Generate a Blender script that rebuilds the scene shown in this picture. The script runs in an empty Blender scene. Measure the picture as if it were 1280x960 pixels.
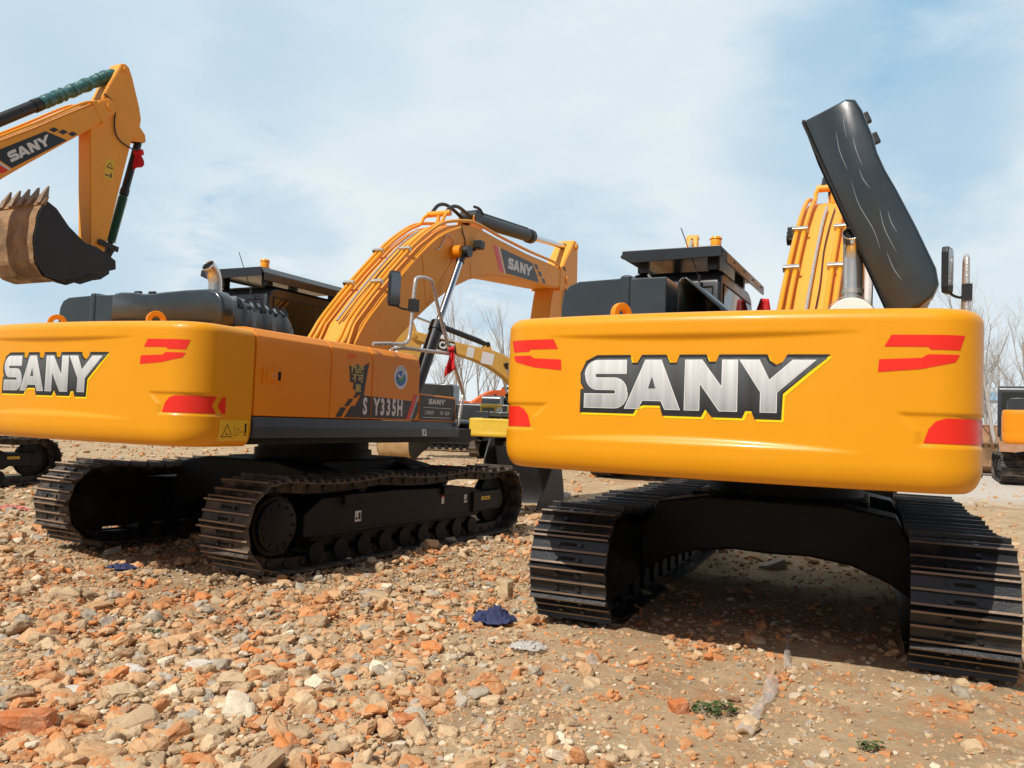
import bpy, bmesh, math, random
from mathutils import Vector, Matrix, noise
from mathutils.geometry import tessellate_polygon
rnd = random.Random(7)
scene = bpy.context.scene
col = scene.collection
R = math.radians

# ------------------------------------------------------------------ camera frame (measured)
F0 = 1001.5; PITCH = R(2.58); ROLL = R(2.17); CAM = Vector((0, 0, 1.537))
fw = Vector((0, math.cos(PITCH), math.sin(PITCH))); r0 = Vector((1, 0, 0)); u0 = r0.cross(fw)
rt = math.cos(ROLL)*r0 + math.sin(ROLL)*u0; upv = -math.sin(ROLL)*r0 + math.cos(ROLL)*u0
cd = bpy.data.cameras.new('camera'); cam = bpy.data.objects.new('camera', cd); col.objects.link(cam)
cd.sensor_width = 36; cd.lens = F0/1280*36; cd.clip_end = 3000; cd.clip_start = .05
m3 = Matrix((rt, upv, -fw)).transposed(); cam.matrix_world = Matrix.Translation(CAM) @ m3.to_4x4()
scene.camera = cam

# ------------------------------------------------------------------ materials
MAT = {}
def nodes(name):
    m = bpy.data.materials.new(name); m.use_nodes = True
    nt = m.node_tree; b = nt.nodes['Principled BSDF']; MAT[name] = m
    return m, nt, b
def L(nt, a, b): nt.links.new(a, b)
def paint(name, c, rough=.4, metal=0, coat=0, var=.12, scale=3.0, bump=0, bscale=60, dirt=None, dirt_amt=.5, dscale=2.5, stretch=None, spec=None):
    """painted / plastic / metal surface with slight tone variation, optional dirt and fine bump"""
    m, nt, b = nodes(name)
    N = nt.nodes
    tc = N.new('ShaderNodeTexCoord'); mp = N.new('ShaderNodeMapping')
    if stretch: mp.inputs['Scale'].default_value = stretch
    L(nt, tc.outputs['Object'], mp.inputs['Vector'])
    n1 = N.new('ShaderNodeTexNoise'); n1.inputs['Scale'].default_value = scale; n1.inputs['Detail'].default_value = 6
    L(nt, mp.outputs[0], n1.inputs['Vector'])
    mx = N.new('ShaderNodeMix'); mx.data_type = 'RGBA'
    mx.inputs['A'].default_value = [v*(1-var) for v in c]+[1]; mx.inputs['B'].default_value = [min(1, v*(1+var)) for v in c]+[1]
    L(nt, n1.outputs['Fac'], mx.inputs['Factor']); out = mx.outputs['Result']
    rr = N.new('ShaderNodeMapRange'); rr.inputs['To Min'].default_value = max(.04, rough-.1); rr.inputs['To Max'].default_value = min(1, rough+.12)
    L(nt, n1.outputs['Fac'], rr.inputs['Value']); rout = rr.outputs[0]
    if dirt:
        n2 = N.new('ShaderNodeTexNoise'); n2.inputs['Scale'].default_value = dscale; n2.inputs['Detail'].default_value = 9; n2.inputs['Roughness'].default_value = .65
        L(nt, mp.outputs[0], n2.inputs['Vector'])
        cr = N.new('ShaderNodeMapRange'); cr.inputs['From Min'].default_value = .62-.3*dirt_amt; cr.inputs['From Max'].default_value = .82-.3*dirt_amt
        cr.inputs['To Max'].default_value = dirt_amt
        L(nt, n2.outputs['Fac'], cr.inputs['Value'])
        m2 = N.new('ShaderNodeMix'); m2.data_type = 'RGBA'; m2.inputs['B'].default_value = list(dirt)+[1]
        L(nt, out, m2.inputs['A']); L(nt, cr.outputs[0], m2.inputs['Factor']); out = m2.outputs['Result']
        ma = N.new('ShaderNodeMath'); ma.operation = 'MULTIPLY_ADD'; ma.inputs[1].default_value = .4
        L(nt, cr.outputs[0], ma.inputs[0]); L(nt, rout, ma.inputs[2]); ma.use_clamp = True; rout = ma.outputs[0]
    L(nt, out, b.inputs['Base Color']); L(nt, rout, b.inputs['Roughness'])
    b.inputs['Metallic'].default_value = metal
    if spec is not None: b.inputs['Specular IOR Level'].default_value = spec
    if coat: b.inputs['Coat Weight'].default_value = coat; b.inputs['Coat Roughness'].default_value = .12
    if bump:
        n3 = N.new('ShaderNodeTexNoise'); n3.inputs['Scale'].default_value = bscale; n3.inputs['Detail'].default_value = 4
        L(nt, mp.outputs[0], n3.inputs['Vector'])
        bp = N.new('ShaderNodeBump'); bp.inputs['Strength'].default_value = bump; bp.inputs['Distance'].default_value = .01
        L(nt, n3.outputs['Fac'], bp.inputs['Height']); L(nt, bp.outputs[0], b.inputs['Normal'])
    return m
DUST = (.42, .30, .19)
paint('cw_paint', (.76, .315, .003), .40, coat=.12, spec=.35, var=.04, dirt=(.66, .30, .03), dirt_amt=.12, bump=.02, bscale=25)
paint('body_paint', (.82, .26, .004), .42, coat=.08, spec=.3, var=.05, dirt=(.62, .30, .07), dirt_amt=.12, bump=.02, bscale=30)
paint('boom_paint', (.90, .38, .052), .5, spec=.3, var=.06, dirt=(.62, .34, .12), dirt_amt=.25, bump=.04, bscale=40)
paint('pipe_paint', (.86, .34, .015), .42, var=.08, dirt=(.5, .28, .08), dirt_amt=.2)
paint('cat_paint', (.64, .36, .075), .55, var=.12, dirt=(.45, .30, .14), dirt_amt=.4)
paint('pale_yellow', (.72, .47, .04), .5, var=.1, dirt=(.5, .38, .15), dirt_amt=.3)
paint('orange_paint', (.75, .13, .02), .5, var=.1, dirt=(.5, .25, .1), dirt_amt=.3)
paint('hood_plastic', (.026, .038, .047), .26, var=.25, dirt=(.12, .12, .12), dirt_amt=.18, coat=.3, bump=.05, bscale=14)
paint('cab_black', (.018, .020, .023), .3, var=.25, coat=.3, dirt=(.1, .09, .08), dirt_amt=.1)
paint('skirt_black', (.030, .042, .055), .38, var=.2, dirt=(.12, .10, .09), dirt_amt=.15)
paint('frame_black', (.006, .006, .007), .55, var=.3, dirt=(.035, .028, .02), dirt_amt=.25, spec=.3)
paint('shoe_black', (.016, .016, .017), .5, var=.4, dirt=(.19, .135, .09), dirt_amt=.6, dscale=5, bump=.3, bscale=50)
paint('grouser_worn', (.34, .235, .15), .65, var=.4, dirt=(.30, .19, .11), dirt_amt=.6, dscale=9, bump=.3, bscale=60, metal=.1)
paint('shoe_clean', (.014, .015, .017), .36, var=.4, dirt=(.10, .075, .05), dirt_amt=.3, dscale=5, bump=.2, bscale=50)
paint('grouser_clean', (.24, .17, .12), .4, var=.5, dirt=(.26, .18, .12), dirt_amt=.5, dscale=6, bump=.3, bscale=60, metal=.2)
paint('shoe_dusty', (.16, .115, .075), .8, var=.3, dirt=(.40, .27, .15), dirt_amt=.8, dscale=4)
paint('steel_rod', (.62, .63, .64), .2, metal=1, var=.1, stretch=(6, 1, 1))
paint('exhaust_steel', (.70, .68, .65), .22, metal=.9, var=.2, dirt=(.3, .24, .18), dirt_amt=.3)
paint('muffler_white', (.78, .77, .74), .4, metal=.1, var=.05)
paint('film_silver', (.50, .47, .44), .28, metal=.35, var=.3, scale=22, bump=.6, bscale=45, coat=.5)
paint('film_teal', (.03, .13, .125), .4, var=.5, scale=14, bump=.9, bscale=35, coat=.3)
paint('film_white', (.60, .57, .54), .35, var=.15, scale=10, bump=.7, bscale=25, coat=.3)
paint('rubber', (.013, .013, .014), .45, var=.3)
paint('hole_black', (.004, .004, .004), .9, var=.1)
paint('zinc', (.55, .54, .50), .35, metal=.8, var=.2)
paint('red_vinyl', (.80, .022, .010), .35, var=.05, scale=30, bump=.05, bscale=120)
paint('red_cloth', (.62, .012, .018), .7, var=.25, scale=12)
paint('scuff', (.19, .22, .24), .6, var=.3, scale=30)
paint('sticker_black', (.016, .018, .022), .4, var=.1)
paint('sticker_white', (.70, .70, .70), .45, var=.06)
paint('sticker_grey', (.42, .45, .48), .45, var=.1)
paint('sticker_yellow', (.80, .48, .02), .45, var=.05)
paint('edge_yellow', (.92, .66, .0), .4, var=.03)
paint('sticker_gold', (.62, .47, .14), .4, var=.1, scale=20)
paint('sticker_blue', (.02, .14, .50), .4, var=.2)
paint('sticker_green', (.05, .30, .10), .4, var=.2)
paint('logo_silver', (.54, .56, .57), .36, metal=.15, var=.42, scale=3.2, stretch=(7, 7, .5), coat=.2)
paint('logo_edge', (.80, .82, .82), .3, metal=.1, var=.05)
paint('logo_dark', (.055, .060, .065), .35, metal=.2, var=.6, scale=3.2, stretch=(6, 6, .5))
paint('beacon_amber', (.90, .36, .01), .25, var=.1, coat=.5)
paint('bucket_black', (.013, .013, .015), .55, var=.3, dirt=(.06, .045, .035), dirt_amt=.35)
paint('bucket_rust', (.36, .21, .10), .62, var=.4, scale=5, dirt=(.10, .065, .04), dirt_amt=.65, dscale=2.6, bump=.3, bscale=30)
paint('blade_rust', (.42, .27, .12), .75, var=.3, dirt=(.25, .12, .05), dirt_amt=.5)
paint('tooth_steel', (.26, .19, .13), .55, var=.4, metal=.3)
paint('bark', (.38, .35, .32), .9, var=.25, scale=8)
paint('brick_wall', (.42, .22, .12), .9, var=.3, scale=2, dirt=(.5, .36, .24), dirt_amt=.5, dscale=1.2)
paint('pale_wall', (.50, .54, .58), .8, var=.08)
paint('roof_blue', (.20, .33, .45), .6, var=.1)
paint('blue_cloth', (.035, .045, .12), .85, var=.35, scale=18, bump=.5, bscale=200)
paint('pink_cloth', (.50, .16, .13), .85, var=.3, scale=15)
paint('brick_piece', (.55, .17, .05), .85, var=.25, scale=14, dirt=(.50, .34, .22), dirt_amt=.55, dscale=9, bump=.6, bscale=70)
paint('buff_stone', (.56, .41, .24), .9, var=.25, scale=14, dirt=(.35, .22, .14), dirt_amt=.5, dscale=9, bump=.6, bscale=70)
paint('pale_stone', (.62, .56, .47), .9, var=.15, scale=14, dirt=(.42, .32, .22), dirt_amt=.4, dscale=9, bump=.5, bscale=70)
paint('weed_green', (.07, .11, .03), .7, var=.4, scale=30)
# printed silver gradient of the letters, lighter upwards; logo_dark carries a painted sheen
for nm, (z0_, z1_), (lo_, hi_) in (('logo_silver', (1.62, 1.95), (.62, 1.45)), ('logo_dark', (1.62, 1.97), (.35, 2.2))):
    m = MAT[nm]; nt = m.node_tree; N = nt.nodes; b = N['Principled BSDF']; src = b.inputs['Base Color'].links[0].from_socket
    tc = N.new('ShaderNodeTexCoord'); sx = N.new('ShaderNodeSeparateXYZ'); L(nt, tc.outputs['Object'], sx.inputs[0])
    mr = N.new('ShaderNodeMapRange'); mr.inputs['From Min'].default_value = z0_; mr.inputs['From Max'].default_value = z1_; mr.inputs['To Min'].default_value = lo_; mr.inputs['To Max'].default_value = hi_; L(nt, sx.outputs['Z'], mr.inputs['Value'])
    vm = N.new('ShaderNodeVectorMath'); vm.operation = 'SCALE'; L(nt, src, vm.inputs[0]); L(nt, mr.outputs[0], vm.inputs['Scale']); L(nt, vm.outputs[0], b.inputs['Base Color'])
# dark glass
m, nt, b = nodes('glass_dark'); b.inputs['Base Color'].default_value = (.012, .014, .014, 1); b.inputs['Roughness'].default_value = .06; b.inputs['Specular IOR Level'].default_value = .7
m, nt, b = nodes('glass_grey'); b.inputs['Base Color'].default_value = (.10, .13, .13, 1); b.inputs['Roughness'].default_value = .12
m, nt, b = nodes('mirror_glass'); b.inputs['Base Color'].default_value = (.30, .33, .34, 1); b.inputs['Roughness'].default_value = .12; b.inputs['Metallic'].default_value = .7
# clear plastic sheet
m, nt, b = nodes('clear_plastic'); b.inputs['Base Color'].default_value = (.72, .70, .66, 1); b.inputs['Roughness'].default_value = .25; b.inputs['Alpha'].default_value = .42
# rubble: per-stone colour attribute + grain
m, nt, b = nodes('rubble_mat'); N = nt.nodes
at = N.new('ShaderNodeAttribute'); at.attribute_name = 'tint'
tc = N.new('ShaderNodeTexCoord'); n1 = N.new('ShaderNodeTexNoise'); n1.inputs['Scale'].default_value = 38; n1.inputs['Detail'].default_value = 6
L(nt, tc.outputs['Object'], n1.inputs['Vector'])
mr = N.new('ShaderNodeMapRange'); mr.inputs['From Min'].default_value = .3; mr.inputs['From Max'].default_value = .75; L(nt, n1.outputs['Fac'], mr.inputs['Value'])
mx = N.new('ShaderNodeMix'); mx.data_type = 'RGBA'; mx.blend_type = 'MIX'; mx.inputs['B'].default_value = (.52, .38, .22, 1)
mm = N.new('ShaderNodeMath'); mm.operation = 'MULTIPLY'; mm.inputs[1].default_value = .55; L(nt, mr.outputs[0], mm.inputs[0])
L(nt, at.outputs['Color'], mx.inputs['A']); L(nt, mm.outputs[0], mx.inputs['Factor']); L(nt, mx.outputs['Result'], b.inputs['Base Color'])
b.inputs['Roughness'].default_value = .9
n2 = N.new('ShaderNodeTexNoise'); n2.inputs['Scale'].default_value = 90; n2.inputs['Detail'].default_value = 5; L(nt, tc.outputs['Object'], n2.inputs['Vector'])
bp = N.new('ShaderNodeBump'); bp.inputs['Strength'].default_value = .55; bp.inputs['Distance'].default_value = .008; L(nt, n2.outputs['Fac'], bp.inputs['Height']); L(nt, bp.outputs[0], b.inputs['Normal'])
# ground
m, nt, b = nodes('ground_mat'); N = nt.nodes
tc = N.new('ShaderNodeTexCoord')
def nz(s, d=8, r=.6):
    n = N.new('ShaderNodeTexNoise'); n.inputs['Scale'].default_value = s; n.inputs['Detail'].default_value = d; n.inputs['Roughness'].default_value = r
    L(nt, tc.outputs['Object'], n.inputs['Vector']); return n.outputs['Fac']
def ramp(v, a, bb):
    q = N.new('ShaderNodeMapRange'); q.inputs['From Min'].default_value = a; q.inputs['From Max'].default_value = bb; L(nt, v, q.inputs['Value']); return q.outputs[0]
def mix(a, bb, f):
    q = N.new('ShaderNodeMix'); q.data_type = 'RGBA'
    for s, v in (('A', a), ('B', bb)):
        if isinstance(v, tuple): q.inputs[s].default_value = v+(1,)
        else: L(nt, v, q.inputs[s])
    L(nt, f, q.inputs['Factor']); return q.outputs['Result']
c = mix((.36, .25, .145), (.52, .39, .235), ramp(nz(1.3), .35, .65))
c = mix(c, (.48, .21, .085), ramp(nz(2.7, 10, .7), .53, .68))
c = mix(c, (.28, .20, .13), ramp(nz(6, 10, .7), .55, .72))
c = mix(c, (.62, .50, .33), ramp(nz(23, 6, .6), .58, .72))
# pale gravel road away to the right, seen as another soil
sx = N.new('ShaderNodeSeparateXYZ'); L(nt, tc.outputs['Object'], sx.inputs[0])
q = N.new('ShaderNodeMath'); q.operation = 'MULTIPLY_ADD'; q.inputs[1].default_value = 2.0; L(nt, nz(.35), q.inputs[0]); L(nt, sx.outputs['Y'], q.inputs[2])
sm = N.new('ShaderNodeMath'); sm.operation = 'MULTIPLY'; L(nt, ramp(q.outputs[0], 19, 22), sm.inputs[0]); L(nt, ramp(sx.outputs['X'], 5, 9), sm.inputs[1]); far = sm.outputs[0]
c = mix(c, mix((.46, .41, .35), (.60, .54, .46), nz(3)), far)
L(nt, c, b.inputs['Base Color']); b.inputs['Roughness'].default_value = .95; b.inputs['Specular IOR Level'].default_value = .2
bp = N.new('ShaderNodeBump'); bp.inputs['Strength'].default_value = .9; bp.inputs['Distance'].default_value = .02
bp2 = N.new('ShaderNodeBump'); bp2.inputs['Strength'].default_value = .7; bp2.inputs['Distance'].default_value = .006
L(nt, nz(16, 8, .7), bp.inputs['Height']); L(nt, nz(80, 5, .7), bp2.inputs['Height']); L(nt, bp.outputs[0], bp2.inputs['Normal']); L(nt, bp2.outputs[0], b.inputs['Normal'])

# ------------------------------------------------------------------ object helpers
def tag(o, label=None, cat=None, group=None, kind=None):
    for k, v in (('label', label), ('category', cat), ('group', group), ('kind', kind)):
        if v: o[k] = v
    return o
def empty(name, loc=(0, 0, 0), yaw=0):
    o = bpy.data.objects.new(name, None); col.objects.link(o); o.location = loc; o.rotation_euler = (0, 0, yaw); o.empty_display_size = .3; return o
class MB:
    """collects shapes; build() links them as one mesh object"""
    def __init__(s): s.v = []; s.f = []; s.mi = []; s.cur = 0
    def add(s, vs, fs):
        o = len(s.v); s.v += [tuple(p) for p in vs]; s.f += [tuple(i+o for i in f) for f in fs]; s.mi += [s.cur]*len(fs); return s
    def box(s, x0, x1, y0, y1, z0, z1, M=None):
        vs = [Vector((x, y, z)) for z in (z0, z1) for y in (y0, y1) for x in (x0, x1)]
        if M: vs = [M @ p for p in vs]
        return s.add(vs, [(0, 2, 3, 1), (4, 5, 7, 6), (0, 1, 5, 4), (2, 6, 7, 3), (0, 4, 6, 2), (1, 3, 7, 5)])
    def prism(s, pts, a0, a1, axis='x', M=None):
        """polygon extruded; pts 2D. axis x: pts=(y,z); y: pts=(x,z); z: pts=(x,y)"""
        def P(p, a): return Vector({'x': (a, p[0], p[1]), 'y': (p[0], a, p[1]), 'z': (p[0], p[1], a)}[axis])
        n = len(pts); vs = [P(p, a0) for p in pts]+[P(p, a1) for p in pts]
        if M: vs = [M @ p for p in vs]
        fs = [tuple(range(n)), tuple(range(2*n-1, n-1, -1))]+[(i, i+n, (i+1) % n+n, (i+1) % n) for i in range(n)]
        return s.add(vs, fs)
    def tube(s, pts, r, n=10, cap=True, smooth=0):
        pts = [Vector(p) for p in pts]
        if smooth: pts = crom(pts, smooth)
        rs = r if isinstance(r, (list, tuple)) else [r]*len(pts)
        if len(rs) != len(pts): rs = [rs[min(len(rs)-1, int(i*len(rs)/len(pts)))] for i in range(len(pts))]
        t = (pts[1]-pts[0]).normalized(); a = t.orthogonal().normalized(); vs = []
        for i, p in enumerate(pts):
            t2 = ((pts[min(i+1, len(pts)-1)]-pts[max(i-1, 0)])).normalized()
            a = (a - t2*a.dot(t2)).normalized(); bb = t2.cross(a)
            for k in range(n):
                w = 2*math.pi*k/n; vs.append(p+(a*math.cos(w)+bb*math.sin(w))*rs[i])
        fs = [(i*n+k, i*n+(k+1) % n, (i+1)*n+(k+1) % n, (i+1)*n+k) for i in range(len(pts)-1) for k in range(n)]
        if cap: fs += [tuple(range(n-1, -1, -1)), tuple(range((len(pts)-1)*n, len(pts)*n))]
        return s.add(vs, fs)
    def cyl(s, p0, p1, r, n=16): return s.tube([p0, p1], r, n)
    def build(s, name, mats, parent=None, bevel=0, seg=2, smooth=None, label=None):
        me = bpy.data.meshes.new(name); me.from_pydata(s.v, [], s.f); me.validate()
        bm = bmesh.new(); bm.from_mesh(me); bmesh.ops.recalc_face_normals(bm, faces=bm.faces); bm.to_mesh(me); bm.free()
        for mm_ in (mats if isinstance(mats, (list, tuple)) else [mats]): me.materials.append(MAT[mm_])
        if isinstance(mats, (list, tuple)) and len(s.mi) == len(me.polygons): me.polygons.foreach_set('material_index', s.mi)
        if smooth is not None:
            me.polygons.foreach_set('use_smooth', [True]*len(me.polygons)); me.set_sharp_from_angle(angle=R(smooth))
        o = bpy.data.objects.new(name, me); col.objects.link(o)
        if parent: o.parent = parent
        if bevel:
            bv = o.modifiers.new('bevel', 'BEVEL'); bv.width = bevel; bv.segments = seg; bv.limit_method = 'ANGLE'; bv.angle_limit = R(30); bv.harden_normals = smooth is not None
        if label: o['label'] = label
        return o
def crom(pts, n):
    out = []
    P = [pts[0]]+list(pts)+[pts[-1]]
    for i in range(1, len(P)-2):
        for k in range(n):
            t = k/n; a, b_, c_, d = P[i-1], P[i], P[i+1], P[i+2]
            out.append(.5*((2*b_)+(c_-a)*t+(2*a-5*b_+4*c_-d)*t*t+(3*b_-a-3*c_+d)*t**3))
    out.append(P[-2]); return out

# ------------------------------------------------------------------ flat lettering (decals)
def arc(cx, cy, r, a0, a1, n=6): return [(cx+r*math.cos(R(a0+(a1-a0)*i/n)), cy+r*math.sin(R(a0+(a1-a0)*i/n))) for i in range(n+1)]
LET = {}
LET['S'] = [[(0, 0)] + arc(.72, .31, .31, -90, 0, 6) + arc(.72, .34, .295, 0, 90, 6) + [(.30, .635)] + arc(.30, .672, .037, 270, 90, 6) + [(.99, .709), (.99, 1)]
            + arc(.31, .69, .31, 90, 180, 6) + arc(.31, .67, .295, 180, 270, 6) + [(.70, .375)] + arc(.70, .338, .037, 90, -90, 6) + [(0, .301)]]
LET['A'] = [[(.95, 0), (1.27, 0), (1.36, .17), (1.76, .17), (1.85, 0), (2.18, 0), (1.76, 1), (1.40, 1)]]
LET['A_hole'] = [[(1.48, .42), (1.56, .66), (1.64, .42)]]
LET['N'] = [[(2.26, 0), (2.58, 0), (2.58, .52), (2.98, 0), (3.34, 0), (3.34, 1), (3.02, 1), (3.02, .48), (2.62, 1), (2.26, 1)]]
LET['Y'] = [[(3.78, 0), (4.10, 0), (4.10, .38), (4.82, 1), (4.38, 1), (3.95, .62), (3.76, 1), (3.36, 1), (3.78, .38)]]
BACK = [(-.10, -.10), (1.16, -.10), (1.24, .04), (1.38, .08), (1.74, .08), (1.80, -.12), (2.62, -.12), (2.70, .03), (2.84, -.12), (3.44, -.12), (3.50, .02), (3.62, .02), (3.68, -.13), (4.19, -.13), (4.21, .36), (5.06, 1.10),
        (4.28, 1.10), (4.20, .96), (4.08, .90), (3.96, .98), (3.90, 1.10), (2.96, 1.10), (2.90, .96), (2.76, .96), (2.70, 1.10), (2.14, 1.10), (2.08, .94), (1.94, .94), (1.86, 1.10), (1.32, 1.10), (1.22, .94), (1.10, .94), (1.06, 1.10),
        (.28, 1.10), (.02, .98), (-.11, .72), (-.10, .52), (-.02, .40), (-.10, .38)]
def poly2(polys, grid=None):
    """triangulated flat mesh (verts2d, faces) of simple polygons, optionally cut on a grid"""
    bm = bmesh.new()
    for pl in polys:
        pl = [p for i, p in enumerate(pl) if math.dist(p, pl[i-1]) > 1e-5]
        vs = [bm.verts.new((p[0], p[1], 0)) for p in pl]
        for tri in tessellate_polygon([[Vector((p[0], p[1], 0)) for p in pl]]): bm.faces.new([vs[k] for k in tri])
    cutgrid(bm, grid)
    vs = [tuple(v.co[:2]) for v in bm.verts]; bm.verts.index_update(); fs = [tuple(v.index for v in f.verts) for f in bm.faces]; bm.free()
    return vs, fs
def cutgrid(bm, grid):
    if not grid: return
    xs = [v.co.x for v in bm.verts]; ys = [v.co.y for v in bm.verts]
    for ax, vals in ((0, xs), (1, ys)):
        g = grid[ax]
        if not g: continue
        k = math.ceil(min(vals)/g)
        while k*g < max(vals):
            n = Vector((1, 0, 0)) if ax == 0 else Vector((0, 1, 0))
            bmesh.ops.bisect_plane(bm, geom=bm.verts[:]+bm.edges[:]+bm.faces[:], plane_co=n*(k*g), plane_no=n, dist=1e-5); k += 1
_txt = {}
def text2(s, h=1.0, bold=0.0, xs=1.0):
    key = (s, bold)
    if key not in _txt:
        cu = bpy.data.curves.new('t', 'FONT'); cu.body = s; cu.offset = bold; cu.resolution_u = 3; cu.align_x = 'CENTER'
        ob = bpy.data.objects.new('t', cu); me = ob.to_mesh()
        vs = [tuple(v.co[:2]) for v in me.vertices]; fs = [tuple(p.vertices) for p in me.polygons]
        ob.to_mesh_clear(); bpy.data.objects.remove(ob); bpy.data.curves.remove(cu)
        y0 = min(v[1] for v in vs); y1 = max(v[1] for v in vs); x0 = min(v[0] for v in vs); x1 = max(v[0] for v in vs)
        _txt[key] = ([((v[0]-(x0+x1)/2)/(y1-y0), (v[1]-y0)/(y1-y0)) for v in vs], fs)
    vs, fs = _txt[key]; return [(v[0]*h*xs, v[1]*h) for v in vs], fs
def xf(flat, sx=1, sy=1, dx=0, dy=0): return [(v[0]*sx+dx, v[1]*sy+dy) for v in flat[0]], flat[1]
SANY_W = 4.82
def sany(dx, dy, h, sx=1): return [xf(poly2(LET[k]), h*sx, h, dx, dy) for k in 'SANY'], xf(poly2(LET['A_hole']), h*sx, h, dx, dy)
def decal(mb, flat, fn, off):
    """fn(u,v,off)->3D"""
    mb.add([fn(u, v, off) for u, v in flat[0]], flat[1])
def rect(u0, v0, u1, v1): return poly2([[(u0, v0), (u1, v0), (u1, v1), (u0, v1)]])
CLOUD_LOC = (.3, .1, .6); CLOUD = (12.2, 13.4, 14.0); BLUE = (4.2, 8.0, 11.3); CL0 = .52; CL1 = .80; SKY_STR = .065; EXPO = 0.0
# ------------------------------------------------------------------ counterweight surface
ZT, ZB = 2.235, 1.225; CW_FRONT = -2.635; HW = 1.462
def _outline():
    pts = [(x*1.20/40, -3.42+.075*(x*1.20/40)**2) for x in range(41)]
    x0, y0 = pts[-1]; t = Vector((1, .18)).normalized(); p0 = Vector((x0, y0)); p3 = Vector((HW, -3.0)); p1 = p0+t*.17; p2 = p3-Vector((0, .15))
    for i in range(1, 25):
        u = i/24; q = (1-u)**3*p0+3*u*(1-u)**2*p1+3*u*u*(1-u)*p2+u**3*p3; pts.append((q.x, q.y))
    for i in range(1, 9): pts.append((HW, -3.0+(CW_FRONT+3.0)*i/8))
    return pts
OL = _outline(); OS = [0]
for i in range(1, len(OL)): OS.append(OS[-1]+math.dist(OL[i], OL[i-1]))
SMAX = OS[-1]
def ol(s):
    a = min(abs(s), SMAX-1e-6); lo, hi = 0, len(OS)-1
    while hi-lo > 1:
        m_ = (lo+hi)//2
        if OS[m_] <= a: lo = m_
        else: hi = m_
    t = (a-OS[lo])/(OS[hi]-OS[lo]); p = Vector(OL[lo]).lerp(Vector(OL[hi]), t)
    def tan(i): return (Vector(OL[min(i+1, len(OL)-1)])-Vector(OL[max(i-1, 0)])).normalized()
    d = tan(lo).lerp(tan(hi), t).normalized(); n = Vector((d.y, -d.x))
    if s < 0: p.x = -p.x; n.x = -n.x
    return p, n
def sstep(a, b, x): t = max(0, min(1, (x-a)/(b-a))); return t*t*(3-2*t)
def cwdisp(s, z):
    d = 0
    A = max(0, 1-((s+.1)/.98)**2)
    if A > 0 and 1.40 < z < 2.14:
        wu = .008+.045*A; wl = .008+.05*A
        d += .026*A*sstep(2.105, 2.105-wu, z)*sstep(1.425+.0, 1.425+wl, z)
    a = abs(s)                      # reflector recess round each corner
    e = sstep(1.135, 1.165, a+max(0, z-1.56)*1.1*(1 if z < 1.66 else 0))*sstep(1.72, 1.66, a)
    d += .012*e*sstep(1.475, 1.492, z)*sstep(1.662, 1.640, z)
    return d
def cwinset(z):
    rt_, rb = .075, .15; i = 0
    if z > ZT-rt_: i += rt_-math.sqrt(max(0, rt_**2-(z-(ZT-rt_))**2))
    if z < ZB+rb: i += .6*(rb-math.sqrt(max(0, rb**2-((ZB+rb)-z)**2)))
    return i
def cwP(s, z, off=0):
    p, n = ol(s); q = p-n*(cwinset(z)+cwdisp(s, z)-off); return Vector((q.x, q.y, z))
def build_cw(parent, mat='cw_paint', fine=True):
    mb = MB(); ns = 300 if fine else 60
    ss = [-SMAX+2*SMAX*i/ns for i in range(ns+1)]
    nzv = 96 if fine else 14
    zs = [ZB, ZB+.003, ZB+.01, ZB+.02, ZB+.035]+[ZB+.05+(ZT-ZB-.09)*i/nzv for i in range(nzv+1)]+[ZT-.03, ZT-.02, ZT-.011, ZT-.004, ZT]
    vs = [cwP(s, z) for z in zs for s in ss]; n = len(ss)
    fs = [(j*n+i, j*n+i+1, (j+1)*n+i+1, (j+1)*n+i) for j in range(len(zs)-1) for i in range(n-1)]
    fs += [tuple(range(n-1, -1, -1)), tuple((len(zs)-1)*n+i for i in range(n))]
    fs += [tuple([j*n for j in range(len(zs))]+[j*n+n-1 for j in range(len(zs)-1, -1, -1)])]
    mb.add(vs, fs); return mb.build('counterweight', mat, parent, smooth=40)

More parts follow.
